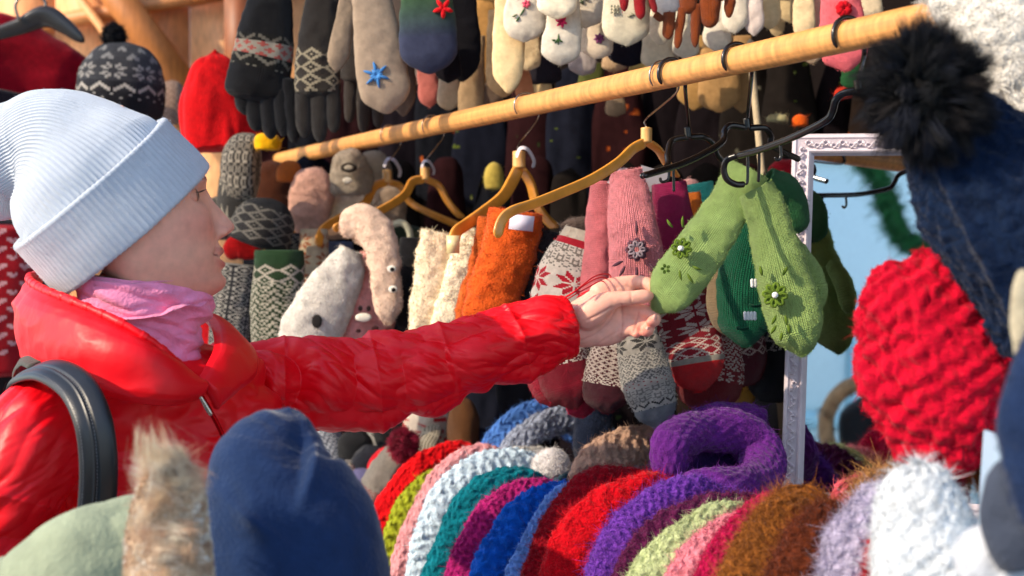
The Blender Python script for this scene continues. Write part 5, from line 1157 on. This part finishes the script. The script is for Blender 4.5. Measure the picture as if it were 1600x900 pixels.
V = loft([(1470, 140, 1.29, 110), (1500, 215, 1.28, 190), (1545, 290, 1.27, 245), (1590, 370, 1.26, 235), (1625, 440, 1.26, 210), (1650, 500, 1.26, 190), (1665, 560, 1.26, 170)], nv=240, nu=220, e0=.1, e1=.06, tr=.75, disp=nv_)
mb.grid(V, lin('#0b1c36'), uv=(90, 120), var=.18); mb.fuzz(30000, .008, .0004, tint=.4); mb.build('knitted_body', CHUNK, bt)
mb = MB(); c = P(1444, 146, 1.235); rr = 64 / F * 1.235; th = np.linspace(0, 2 * math.pi, 70, endpoint=False); ph = np.linspace(.01, math.pi - .01, 50)
N = np.stack([np.sin(ph)[:, None] * np.cos(th), np.sin(ph)[:, None] * np.sin(th), np.cos(ph)[:, None] * np.ones(70)], -1)
V = c + N * rr * .9; mb.grid(V, lin('#07080c'), var=.2)
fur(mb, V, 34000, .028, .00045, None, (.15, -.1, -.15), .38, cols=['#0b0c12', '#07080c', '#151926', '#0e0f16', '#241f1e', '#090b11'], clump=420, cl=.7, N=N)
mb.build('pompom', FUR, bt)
# chunky red beret
bq = thing('beret', P(1470, 740, 1.33), 'large chunky red knitted beret hanging in front of the mirror', 'hat')
mb = MB(); s1 = seed()
def rd(S, TH, V):
    q = TH * 21 / (2 * math.pi); b = S / .021; q = q + .5 * fbm(V * 16, s1 + 6, 2); b = b + .4 * fbm(V * 14, s1 + 5, 2)
    c_ = np.cos(2 * math.pi * (b + .5 * np.floor(q) + .15 * fbm(V * 25, s1 + 3, 1))) * np.sin(math.pi * (q % 1)) ** .6
    return .0030 * c_ * (.4 + .9 * (fbm(V * 28, s1 + 2, 2) + .5)) + .007 * fbm(V * 24, s1, 3) + .0035 * ridge(fbm(V * np.array((70, 70, 50)), s1 + 4, 2) * 1.7)
V = loft([(1440, 392, 1.33, 90), (1445, 412, 1.33, 156), (1450, 450, 1.33, 208), (1458, 510, 1.33, 236), (1462, 570, 1.33, 244), (1474, 640, 1.33, 222), (1490, 690, 1.33, 170), (1515, 738, 1.33, 90)], nv=260, nu=240, e0=.05, e1=.08, tr=.5, disp=rd)
mb.grid(V, lin('#bc0226'), uv=(60, 80), var=.12); mb.fuzz(26000, .008, .0004, tint=.3); mb.build('knitted_body', CHUNK, bq)
# white fluffy hat below it
softhat('hat', 'white fluffy knitted hat in front of the red beret', 'hat', 1450, 850, 1.18, 165, 262, '#d9dde0', ang=.12, tr=.8, fz=16000, fl=.012, fw=.0004, amp=.010, f=22, style='chunky', nv=180, nu=180, mt=CHUNK)
# white fluffy garment in the top right corner
mb = MB(); s1 = seed()
V = loft([(1480, -160, 1.36, 150), (1545, -60, 1.35, 220), (1610, 25, 1.34, 235), (1670, 110, 1.34, 225), (1720, 190, 1.34, 150)], nv=180, nu=180, e0=.08, e1=.1, tr=.5, disp=lambda S, TH, V: .012 * fbm(V * 26, s1, 3) + .004 * ridge(fbm(V * 60, s1 + 1, 2)))
mb.grid(V, lin('#dcd6cc'), var=.1); mb.fuzz(24000, .014, .0005, tint=.15, spread=.9, curl=1.0)
tag(mb.build('snood', WOOL), 'white fluffy knitted snood hanging in the top right corner', 'snood')
# things at the right edge, very close to the camera
mb = MB(); s1 = seed()
V = loft([(1640, 500, .92, 60), (1634, 570, .92, 100), (1626, 640, .92, 120), (1624, 700, .92, 124), (1636, 780, .92, 110), (1660, 860, .92, 80)], nv=90, nu=90, e0=.1, e1=.1, tr=.6, disp=lambda S, TH, V: .006 * fbm(V * 26, s1, 3)); mb.grid(V, lin('#1b2a48'), var=.15); mb.fuzz(3000, .004)
tag(mb.build('hat', FLEECE), 'dark navy hat close to the camera at the right edge, out of focus', 'hat')
mb = MB(); V = loft([(1610, 720, .95, 80), (1596, 770, .95, 124), (1604, 830, .95, 136), (1625, 880, .95, 110)], nv=70, nu=70, e0=.15, e1=.1, tr=.6, disp=lambda S, TH, V: .006 * fbm(V * 26, 5, 3)); mb.grid(V, lin('#3c4250'), var=.15)
tag(mb.build('hat', FLEECE), 'charcoal grey hat below the navy one at the right edge, out of focus', 'hat')
mb = MB(); V = loft([(1500, 905, .98, 60), (1540, 880, .98, 110), (1600, 880, .98, 130), (1660, 920, .98, 130)], nv=70, nu=70, e0=.15, e1=.1, tr=.7, disp=lambda S, TH, V: .008 * fbm(V * 26, 6, 3)); mb.grid(V, lin('#b9bcc2'), var=.1)
tag(mb.build('hat', FLEECE), 'pale grey hat in the lower right corner, out of focus', 'hat')
mb = MB(); V = loft([(1600, 420, .95, 20), (1592, 470, .95, 26), (1592, 530, .95, 24), (1590, 580, .95, 12)], nv=40, nu=30, e0=.1, e1=.1, tr=.6, disp=lambda S, TH, V: .004 * fbm(V * 40, 8, 3)); mb.grid(V, lin('#b0a58c'), var=.3)
tag(mb.build('tassel', WOOL), 'beige wool tassel at the right edge above the navy hat', 'tassel')
mb = MB(); a = np.array([P(1540, 672, 1.16), P(1562, 680, 1.10), P(1575, 760, 1.10), P(1528, 850, 1.16)]); nn = nrm(np.cross(a[1] - a[0], a[3] - a[0])) * .0015
mb.faces(np.vstack([a + nn, a - nn]), [[0, 1, 2, 3], [7, 6, 5, 4], [0, 4, 5, 1], [1, 5, 6, 2], [2, 6, 7, 3], [3, 7, 4, 0]], lin('#9fb4c8')); mb.smooth = False
tag(mb.build('card', PAPER), 'pale blue card standing between the red beret and the dark hats', 'card')
# ================================================================ upper rack of mittens and gloves
UP = 'mittens and gloves hung along the upper rack'
def um(label, x0, y0, x1, y1, w, d, c, thumb=None, wt=.72, bands=None, cat='mitten', gc=None, fz=600, emb=None, nv=44, nu=40, group=UP, tr=.32):
    mx, my = (x0 + x1) / 2, (y0 + y1) / 2
    tx, ty = x1 - x0, y1 - y0
    st = [(x0, y0, d, w * wt), (x0 + tx * .35, y0 + ty * .35, d, w * .88), (x0 + tx * .7, y0 + ty * .7, d, w), (x0 + tx * .9, y0 + ty * .9, d, w * .9), (x1, y1, d, w * .5)]
    t = mitten('mitten' if cat == 'mitten' else 'glove', label, cat, group, st, lin(c), thumb=thumb, bands=bands, material=FELT if not bands else KNIT, nv=nv, nu=nu, e1=.2, tr=tr, fz=fz, fl=.004, gc=gc)
    if emb: emb(t, d - w / F * d * tr * .5)
    return t
def sew(col, pts, r=.0012, leaf=None):
    def f(t, d):
        mb = MB()
        for (a, b, c_, e_) in pts: mb.tube([(a, b, d), ((a + c_) / 2 + .5, (b + e_) / 2, d - .003), (c_, e_, d)], [r * .6, r * 1.6, r * .6], lin(col), nu=6, n=8)
        for (a, b, c_, e_) in (leaf or []): mb.tube([(a, b, d), ((a + c_) / 2, (b + e_) / 2 + 1, d - .002), (c_, e_, d)], [r * .5, r, r * .4], lin('#3e5a34'), nu=6, n=8)
        mb.build('embroidery', FELT, t)
    return f
def burst(x, y, r, col, k=6, leaf=None, rr=.0016):
    return sew(col, [(x, y, x + r * math.cos(2 * math.pi * i / k + .3), y + r * math.sin(2 * math.pi * i / k + .3)) for i in range(k)], rr, leaf)
def glove(label, palm, fingers, col, d, bands=None, thumb=None):
    t = mitten('glove', label, 'glove', UP, [(a, b, d, w) for a, b, w in palm], lin(col), bands=bands, nv=64, nu=56, e1=.1, tr=.4, fz=1000, fl=.004, nu_uv=50,
        extra=[([(x0, y0, d, w * .95), ((x0 + x1) / 2, (y0 + y1) / 2, d, w), (x1, y1, d, w * .8)], col) for x0, y0, x1, y1, w in fingers])
    return t
glove('black knitted glove with a red and white patterned band, left end of the upper rack', [(425, -12, 62), (418, 30, 80), (412, 80, 92), (402, 130, 98), (398, 160, 92)],
    [(376, 110, 384, 180, 30), (394, 120, 402, 206, 30), (416, 120, 424, 218, 30), (436, 120, 444, 214, 28), (450, 120, 460, 224, 26)], lin('#0e0d10'), 2.60,
    bands=[(0, .40, 'plain', '#0e0d10', '#0e0d10'), (.40, .47, 'zig', '#6d675c', '#15130f'), (.47, .60, 'cross', '#b2564c', '#a49b8b'), (.60, .70, 'zig', '#7a7466', '#15130f'), (.70, 1, 'plain', '#0e0d10', '#0e0d10')])
glove('charcoal glove with a beige diamond band, beside the black glove', [(505, 0, 56), (500, 45, 62), (497, 90, 68), (496, 135, 72), (496, 155, 66)],
    [(474, 130, 476, 216, 27), (499, 130, 500, 224, 27), (520, 130, 522, 208, 24)], lin('#2e2925'), 2.56,
    bands=[(0, .5, 'plain', '#2e2925', '#332d28'), (.5, .93, 'diamond', '#b3a68a', '#3b342d'), (.93, 1, 'plain', '#2e2925', '#2e2925')])
um('narrow taupe mitten seen edge-on beside the charcoal glove', 548, -20, 524, 112, 34, 2.5, '#8d7a66')
glove('dark taupe glove behind the blue snowflake mitten', [(566, 40, 50), (560, 90, 56), (558, 130, 54)], [(548, 120, 546, 192, 20), (568, 120, 568, 208, 22), (590, 120, 590, 200, 20)], lin('#453d38'), 2.72)
um('taupe felt mitten with a blue snowflake stitched on it', 578, -25, 606, 178, 82, 2.46, '#9a8672', emb=lambda t, d: (burst(588, 117, 22, '#3f78b4', 6, rr=.0018)(t, d), burst(588, 117, 11, '#4f8cc8', 12, rr=.0014)(t, d)))
um('brown mitten sole peeping out behind the snowflake mitten', 618, -20, 630, 182, 46, 2.56, '#5f5149')
um('large felt mitten fading from moss green to slate, red star stitched at its cuff', 664, -60, 672, 116, 92, 2.42, '#3a5630', gc=lin('#34384c'), emb=lambda t, d: (burst(692, 13, 17, '#c8141c', 5, rr=.0026)(t, d), burst(692, 13, 9, '#c8141c', 5, rr=.0024)(t, d)))
um('black felt mitten right of the slate green one', 716, -60, 722, 128, 62, 2.5, '#141318')
um('small black mitten tip under the slate green mitten', 700, 60, 700, 130, 40, 2.47, '#0f0d14')
for (lb, a) in {
 'dusty pink mitten tip under the slate green mitten': (664, 80, 672, 168, 34, 2.62, '#b86a62'),
 'cream mitten tip between the pink and the beige tips': (700, 100, 702, 172, 36, 2.60, '#cdb99a'),
 'ivory cuff edge just below the slate green mitten': (650, 90, 656, 132, 40, 2.66, '#d8c6aa'),
 'beige mitten hanging low beside the black mitten': (742, 60, 734, 192, 42, 2.58, '#a08565'),
 'tan mitten with a straight edge, right of the black mitten': (765, -40, 756, 130, 44, 2.62, '#b0824a'),
 'brown grey mitten low between the beige and the ivory mittens': (770, 90, 762, 172, 44, 2.68, '#6f5d50'),
 'long bright ivory mitten, left end of the white mittens': (796, -60, 794, 146, 50, 2.40, '#e6c997'),
 'beige mitten behind the long ivory one': (782, 20, 788, 152, 54, 2.48, '#b89468'),
 'small peach mitten tip beside the long ivory mitten': (816, 110, 822, 162, 30, 2.52, '#c98a66'),
 'cream triangular mitten tip above the rail, right of the peach tip': (846, 110, 846, 158, 34, 2.6, '#c5ad80'),
 'dark grey mitten tip under the white mittens': (845, 80, 848, 134, 60, 2.6, '#25222a'),
 'plain cream mitten tip under the rose mitten': (828, 50, 824, 110, 40, 2.46, '#d8c29c'),
 'short ivory mitten tip left of the rose mitten': (802, 30, 802, 84, 34, 2.46, '#dcc49a'),
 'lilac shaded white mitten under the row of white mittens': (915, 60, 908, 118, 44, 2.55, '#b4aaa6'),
 'black navy mitten between the white mittens': (985, 20, 982, 104, 66, 2.46, '#14121e'),
 'white mitten low at the right of the navy one': (1030, 40, 1032, 108, 60, 2.44, '#c9bea6'),
 'narrow white mitten left of the rust brown glove': (1034, -20, 1032, 70, 36, 2.38, '#d8cdb6'),
 'short white mitten under the rust brown glove': (1072, 20, 1072, 92, 42, 2.42, '#d3cbb8'),
 'white mitten right of the rust brown fingers': (1122, 0, 1120, 80, 44, 2.40, '#d9d0c0'),
 'long white mitten, first of three upright ones': (1148, -50, 1148, 52, 40, 2.36, '#e2d8c6'),
 'long white mitten, second of three upright ones': (1176, -50, 1178, 56, 32, 2.36, '#d8c8c0'),
 'long cream mitten, third of three upright ones': (1204, -50, 1202, 46, 34, 2.40, '#c9b48e'),
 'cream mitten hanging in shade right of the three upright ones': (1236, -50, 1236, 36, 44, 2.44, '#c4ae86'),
 'beige mitten tip between cream ones': (1216, 0, 1214, 58, 22, 2.5, '#b89f78'),
 'ivory mitten with a pink lining left of the coral mitten': (1258, -50, 1256, 66, 34, 2.38, '#e4caa0'),
 'pale pink mitten between the ivory and the coral mittens': (1284, -50, 1280, 54, 42, 2.40, '#d8a08e'),
 'small beige mitten tip under the rail left of the coral mitten': (1272, 40, 1268, 100, 30, 2.5, '#b39a80'),
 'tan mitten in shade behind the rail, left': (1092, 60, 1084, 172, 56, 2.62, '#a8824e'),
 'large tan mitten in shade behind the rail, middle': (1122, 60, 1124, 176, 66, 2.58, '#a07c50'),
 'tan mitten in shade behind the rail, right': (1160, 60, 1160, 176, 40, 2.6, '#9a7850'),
 'moss green mitten tip above the rail': (925, 100, 922, 152, 44, 2.8, '#4a4e26'),
 'olive mitten tip above the rail beside the moss green one': (1020, 90, 1012, 132, 60, 2.75, '#56601e'),
 'beige knitted mitten tip just below the navy mitten': (960, 70, 960, 112, 40, 2.6, '#b09474'),
 'pale mitten tip just below the rail near its middle': (962, 140, 962, 182, 32, 2.8, '#8d7860'),
 'pale yellow mitten tip near the navy mitten': (1000, 90, 996, 120, 30, 2.62, '#b8a060'),
 'forest green mitten tip under the coral mitten': (1334, 80, 1332, 140, 36, 2.3, '#1f4a2a'),
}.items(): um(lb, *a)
um('white mitten with a stitched pink rose, high on the rack', 824, -50, 818, 66, 66, 2.36, '#cfc3b0', emb=burst(822, 6, 7, '#d2546a', 6, [(812, 25, 806, 34), (808, 22, 800, 26), (812, 25, 820, 12)]))
um('plain white mitten tip, highest of the white mittens', 872, -70, 870, 30, 62, 2.30, '#eadcc0')
um('white mitten with stitched grey leaves under a black one', 922, -50, 914, 44, 56, 2.36, '#cdc0ac', emb=sew('#57604a', [(905, 5, 912, 0), (912, 0, 920, -2), (906, -2, 912, 8)]))
um('white mitten with a crimson stitched flower', 884, 0, 874, 102, 62, 2.33, '#c9bfae', emb=burst(877, 34, 10, '#c4285a', 6, [(872, 60, 866, 68), (872, 60, 880, 66), (873, 52, 872, 72), (868, 62, 862, 62)]))
um('small white mitten with violet stitched petals', 936, 10, 930, 92, 52, 2.40, '#dccbb4', emb=burst(936, 60, 9, '#8a4a78', 7))
um('broad white mitten with stitched dots, left of the red glove', 976, -60, 980, 72, 74, 2.30, '#cdc2a8', emb=sew('#8d8a74', [(955 + 5 * i, 8 + 5 * j, 955 + 5 * i, 11 + 5 * j) for i in range(3) for j in range(3)] + [(985, 20, 992, 26), (980, 26, 988, 24)]))
um('white angora mitten above the rust brown glove', 1046, -60, 1038, 24, 50, 2.26, '#e6dcd2')
um('coral pink mitten with a red crochet flower, right end of the upper rack', 1310, -40, 1322, 112, 72, 2.22, '#cf6068', emb=lambda t, d: (burst(1318, 14, 13, '#c01220', 8, rr=.0045)(t, d), sew('#5a5a40', [(1302, 36, 1318, 32), (1304, 32, 1316, 36)])(t, d)), fz=3000)
um('cream mitten tip behind the rail beside the coral mitten', 1362, -30, 1356, 30, 40, 2.3, '#c9b79a')
glove('red glove with dangling fingers, over the white mittens', [(985, -70, 40), (988, -30, 46), (990, -10, 44)], [(974, -20, 976, 18, 13), (997, -20, 1001, 30, 18), (1014, -18, 1024, 20, 11)], lin('#c0101c'), 2.22)
glove('rust brown glove with bunched fingers, hanging over the white mittens', [(1100, -70, 50), (1104, -30, 62), (1100, 0, 66)], [(1075, -20, 1076, 22, 28), (1046, 18, 1044, 62, 20), (1066, 10, 1058, 76, 14), (1088, 5, 1086, 74, 15), (1110, -20, 1108, 44, 34), (1142, -30, 1139, 28, 17), (1022, 22, 1036, 32, 12)], lin('#a04a18'), 2.24)
m = MB(); pr = [P(330, -75, 2.7), P(1380, -85, 2.3)]; m.tube(pr, .012, lin('#c08a50'), nu=14, n=30, px=False); tag(m.build('upper_rail', WOOD), 'upper wooden rail the mittens hang from, above the picture', 'rail')

# ================================================================ left background
sw = thing('sweater', P(60, 190, 3.4), 'dark red sweater with a black hem on a black hanger, top left', 'sweater')
mb = MB(); s1 = seed()
V = loft([(30, 28, 3.4, 60), (25, 45, 3.4, 150), (20, 70, 3.4, 240), (15, 100, 3.4, 250), (10, 140, 3.4, 246), (5, 175, 3.4, 240)], nv=80, nu=80, e0=.05, e1=.03, tr=.22, n=2.6, disp=lambda S, TH, V: .012 * fbm(V * 12, s1, 3)); mb.grid(V, lin('#8a0418'), var=.06); mb.build('knitted_body', WOOL, sw)
mb = MB(); V = loft([(5, 140, 3.36, 250), (0, 170, 3.36, 252), (-5, 230, 3.36, 250)], nv=30, nu=60, e0=.05, e1=.05, tr=.22, n=2.6); mb.grid(V, lin('#14101a')); mb.build('hem', WOOL, sw)
hg = thing('coat_hanger', P(70, 40, 3.3), 'broad black coat hanger in the collar of the dark red sweater', 'hanger')
mb = MB(); mb.grid(loft([(-30, 60, 3.3, 18), (30, 42, 3.3, 26), (70, 26, 3.3, 34), (100, 40, 3.3, 26), (132, 66, 3.3, 14)], nv=60, nu=24, e0=.1, e1=.1, tr=.6, n=2.6), lin('#2c2620')); mb.build('hanger_bar', PLAST, hg)
mb = MB(); mb.tube([(70, 20, 3.3), (71, 4, 3.3), (62, -8, 3.3), (66, -22, 3.3), (78, -20, 3.3)], .0035, lin('#777068')); mb.tube([(30, 32, 3.28), (24, 10, 3.28), (32, -6, 3.28), (42, -4, 3.28)], .0035, lin('#777068')); mb.build('hook', METAL, hg)
ph_ = thing('pompom_hat', P(190, 180, 3.1), 'dark norwegian hat with a black pompom and white patterns, above the beanie', 'hat')
softhat('x', '', '', 190, 128, 3.1, 136, 125, '#2c2b30', ang=-.05, fz=0, build=False, nv=46, nu=90, amp=.004, bands=[(0, .26, 'plain', '#131218', '#17161c'), (.26, .34, 'lice', '#a9a49c', '#1a191e'), (.34, .48, 'zig', '#c4bcb0', '#26252a'), (.48, .75, 'smallstar', '#a49f98', '#3a3a3e'), (.75, 1, 'heart', '#8d8b88', '#3a3a3e')]).build('knitted_body', KNIT, ph_)
pompom(ph_, 178, 57, 3.1, 20, '#0c0b12', n=4000, ln=.01)
rh = thing('long_cap', P(350, 220, 2.95), 'plain red long cap hanging behind the beanie', 'cap', 'plain red caps')
mb = MB(); s1 = seed(); mb.grid(loft([(336, 78, 2.95, 22), (336, 92, 2.95, 50), (334, 120, 2.95, 86), (336, 160, 2.95, 112), (344, 200, 2.95, 124), (350, 238, 2.95, 132)], nv=90, nu=80, e0=.1, e1=.06, tr=.5, disp=lambda S, TH, V: .006 * ridge(fbm(V * np.array((24, 24, 8)), s1, 2) * 1.5)), lin('#c00a10'), var=.05); mb.fuzz(2000, .004); mb.build('knitted_body', WOOL, rh)
r2 = thing('long_cap', P(385, 200, 3.05), 'second red cap, behind the first and the black glove', 'cap', 'plain red caps')
mb = MB(); mb.grid(loft([(372, 92, 3.05, 50), (378, 130, 3.05, 80), (380, 200, 3.05, 90)], nv=50, nu=50, e0=.15, e1=.1, tr=.5), lin('#a8080e'), var=.05); mb.build('knitted_body', WOOL, r2)
softhat('cap', 'bright yellow cap scrap under the black glove', 'cap', 418, 222, 2.8, 40, 26, '#e0a50c', fz=300, nv=30, nu=40)
for (lb, x, y, d, w, h, c, a, bd) in [
    ('grey norwegian cap with white flakes, top of the stack beside the face', 374, 262, 2.85, 112, 60, '#4a443e', 1.5, [(0, 1, 'flakes', '#b7ab98', '#46403a')]),
    ('grey star cap, second of the stack beside the face', 368, 304, 2.88, 120, 56, '#46423c', 1.5, [(0, 1, 'star', '#b3a893', '#3f3b36')]),
    ('black cap with a grey crossed pattern, lowest of the stack beside the face', 412, 348, 2.80, 98, 80, '#1c1a1c', -.3, [(0, .12, 'plain', '#141214', '#141214'), (.12, .8, 'diamond', '#7d776c', '#2a2726'), (.8, 1, 'plain', '#141214', '#141214')]),
    ('brown cap behind the norwegian stack', 425, 290, 3.1, 80, 80, '#5a2c14', 0, None),
    ('orange cap scrap right of the norwegian stack', 452, 268, 3.0, 40, 34, '#d9700e', 0, None),
    ('grey patterned cap between stack and wooden hanger', 350, 340, 2.95, 80, 70, '#38342f', 0, [(0, 1, 'bits', '#8d8474', '#38342f')]),
    ('dark cap with white dots beneath the far wooden hanger', 452, 388, 2.95, 70, 40, '#1e1a1c', .5, [(0, 1, 'smallstar', '#a39b8c', '#1e1a1c')]),
    ('beige cap behind the dusty rose mitten', 520, 330, 3.25, 70, 90, '#b08c74', 0, None),
    ('cream cap behind the label of the far wooden hanger', 585, 270, 3.2, 60, 70, '#a8937a', 0, None),
    ('small grey pink patterned cap between the norwegian hat and the red cap', 268, 160, 3.6, 50, 70, '#a87a68', 0, [(0, 1, 'bits', '#c9a890', '#8d6a5a')]),
    ]:
    softhat('cap', lb, 'cap', x, y, d, w, h, c, ang=a, fz=0, bands=bd, mt=KNIT, nv=44, nu=70, group='caps stacked beside the face', amp=.004)
mb = MB(); s1 = seed(); V = loft([(352, 400, 2.92, 20), (372, 386, 2.92, 40), (392, 392, 2.92, 28), (412, 400, 2.92, 6)], nv=40, nu=40, e0=.1, e1=.1, tr=.5, disp=lambda S, TH, V: .004 * fbm(V * 20, s1, 3)); mb.grid(V, lin('#8a0408')); tag(mb.build('red_scarf', WOOL), 'bright red folded scarf just in front of the lips', 'scarf')
mb = MB(); V = loft([(335, 450, 3.0, 60), (340, 500, 3.0, 64), (345, 560, 3.0, 60)], nv=40, nu=40, e0=.1, e1=.1, tr=.5); mb.grid(V, lin('#a80a14')); tag(mb.build('red_sweater', WOOL), 'red knitwear hanging in the gap behind the chin', 'sweater')
hs = thing('heart_sweater', P(30, 590, 3.0), 'crimson knitted sweater dotted with small white hearts at the left edge', 'sweater')
mb = MB(); s1 = seed(); V = loft([(-10, 350, 2.95, 130), (-10, 420, 2.95, 136), (-10, 500, 2.95, 132), (-6, 590, 2.95, 130)], nv=90, nu=110, e0=.04, e1=.04, tr=.4, n=2.6, disp=lambda S, TH, V: .008 * fbm(V * 12, s1, 3)); mb.grid(V, pattern(89, 110, [(.04, .86, 'heart', '#e8a8a8', '#b00a1c'), (.86, 1, 'plain', '#b00a1c', '#b00a1c')], '#b00a1c'), uv=(110, 90)); mb.build('knitted_body', KNIT, hs)
mb = MB(); V = loft([(60, 400, 3.1, 70), (66, 460, 3.1, 80), (70, 600, 3.1, 80)], nv=60, nu=60, e0=.05, e1=.05, tr=.5); mb.grid(V, pattern(59, 60, [(.02, .9, 'dots', '#b06060', '#6a0814')], '#6a0814'), uv=(60, 60)); tag(mb.build('dotted_sweater', KNIT), 'maroon dotted knitwear between the heart sweater and the jacket collar', 'sweater')
mb = MB(); V = loft([(-10, 340, 3.05, 200), (0, 620, 3.05, 220), (0, 640, 3.05, 220)], nv=30, nu=40, e0=.05, e1=.05, tr=.2); mb.grid(V, lin('#17141c')); tag(mb.build('dark_coat', WOOL), 'black garment hanging behind the crimson heart sweater', 'coat')

# ================================================================ dark garments deep in the stall, near-black to stand in for shade
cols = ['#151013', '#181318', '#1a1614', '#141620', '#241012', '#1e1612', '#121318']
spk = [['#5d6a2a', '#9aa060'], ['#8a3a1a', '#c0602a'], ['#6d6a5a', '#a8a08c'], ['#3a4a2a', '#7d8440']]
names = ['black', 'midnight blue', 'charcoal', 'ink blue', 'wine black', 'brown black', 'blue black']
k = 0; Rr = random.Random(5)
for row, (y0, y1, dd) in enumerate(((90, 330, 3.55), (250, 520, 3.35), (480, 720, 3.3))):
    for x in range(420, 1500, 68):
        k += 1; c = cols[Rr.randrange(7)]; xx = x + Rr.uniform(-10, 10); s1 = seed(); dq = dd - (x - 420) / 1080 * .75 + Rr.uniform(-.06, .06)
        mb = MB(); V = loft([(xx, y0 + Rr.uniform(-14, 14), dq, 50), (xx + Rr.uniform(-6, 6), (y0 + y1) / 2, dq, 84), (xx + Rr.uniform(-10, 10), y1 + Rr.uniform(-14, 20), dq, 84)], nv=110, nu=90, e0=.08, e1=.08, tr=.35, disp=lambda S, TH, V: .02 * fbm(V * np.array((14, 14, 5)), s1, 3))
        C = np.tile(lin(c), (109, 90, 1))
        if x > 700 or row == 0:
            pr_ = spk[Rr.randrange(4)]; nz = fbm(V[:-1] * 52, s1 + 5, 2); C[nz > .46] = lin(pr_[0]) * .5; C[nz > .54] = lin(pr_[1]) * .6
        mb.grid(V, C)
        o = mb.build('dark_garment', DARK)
        tag(o, 'dark garment hanging at the back of the stall, its shade put into the colour', 'garment', 'dark garments at the back of the stall')
for (lb, x, y, d, w, h, c) in [('pale yellow card tag deep in the stall, between wooden hanger and rail', 772, 275, 3.0, 30, 44, '#b09a48'), ('small orange scrap of knitwear deep in the stall, above the mirror', 1250, 188, 2.6, 22, 18, '#d85a18'),
    ('pale tag hanging deep in the stall beside the cord', 1214, 184, 2.6, 34, 14, '#a8a078'), ('pink wool ball in the shade above the magenta mitten', 1078, 288, 2.5, 30, 20, '#a87a78'), ('red knit in the shade above the mirror', 1318, 145, 2.5, 30, 20, '#b8301c'),
    ('dark red knit in the shade behind the green mittens', 1226, 266, 2.6, 50, 34, '#8a0f1c'), ('grey wool cuff in the shade beside the mirror', 1218, 280, 2.3, 44, 20, '#8a827c'), ('white fluffy trim behind the upper rack\'s end', 1420, 60, 2.0, 60, 60, '#8d8580')]:
    softhat('knit_scrap', lb, 'knitwear', x, y, d, w, h, c, fz=200, nv=24, nu=30, amp=.004)
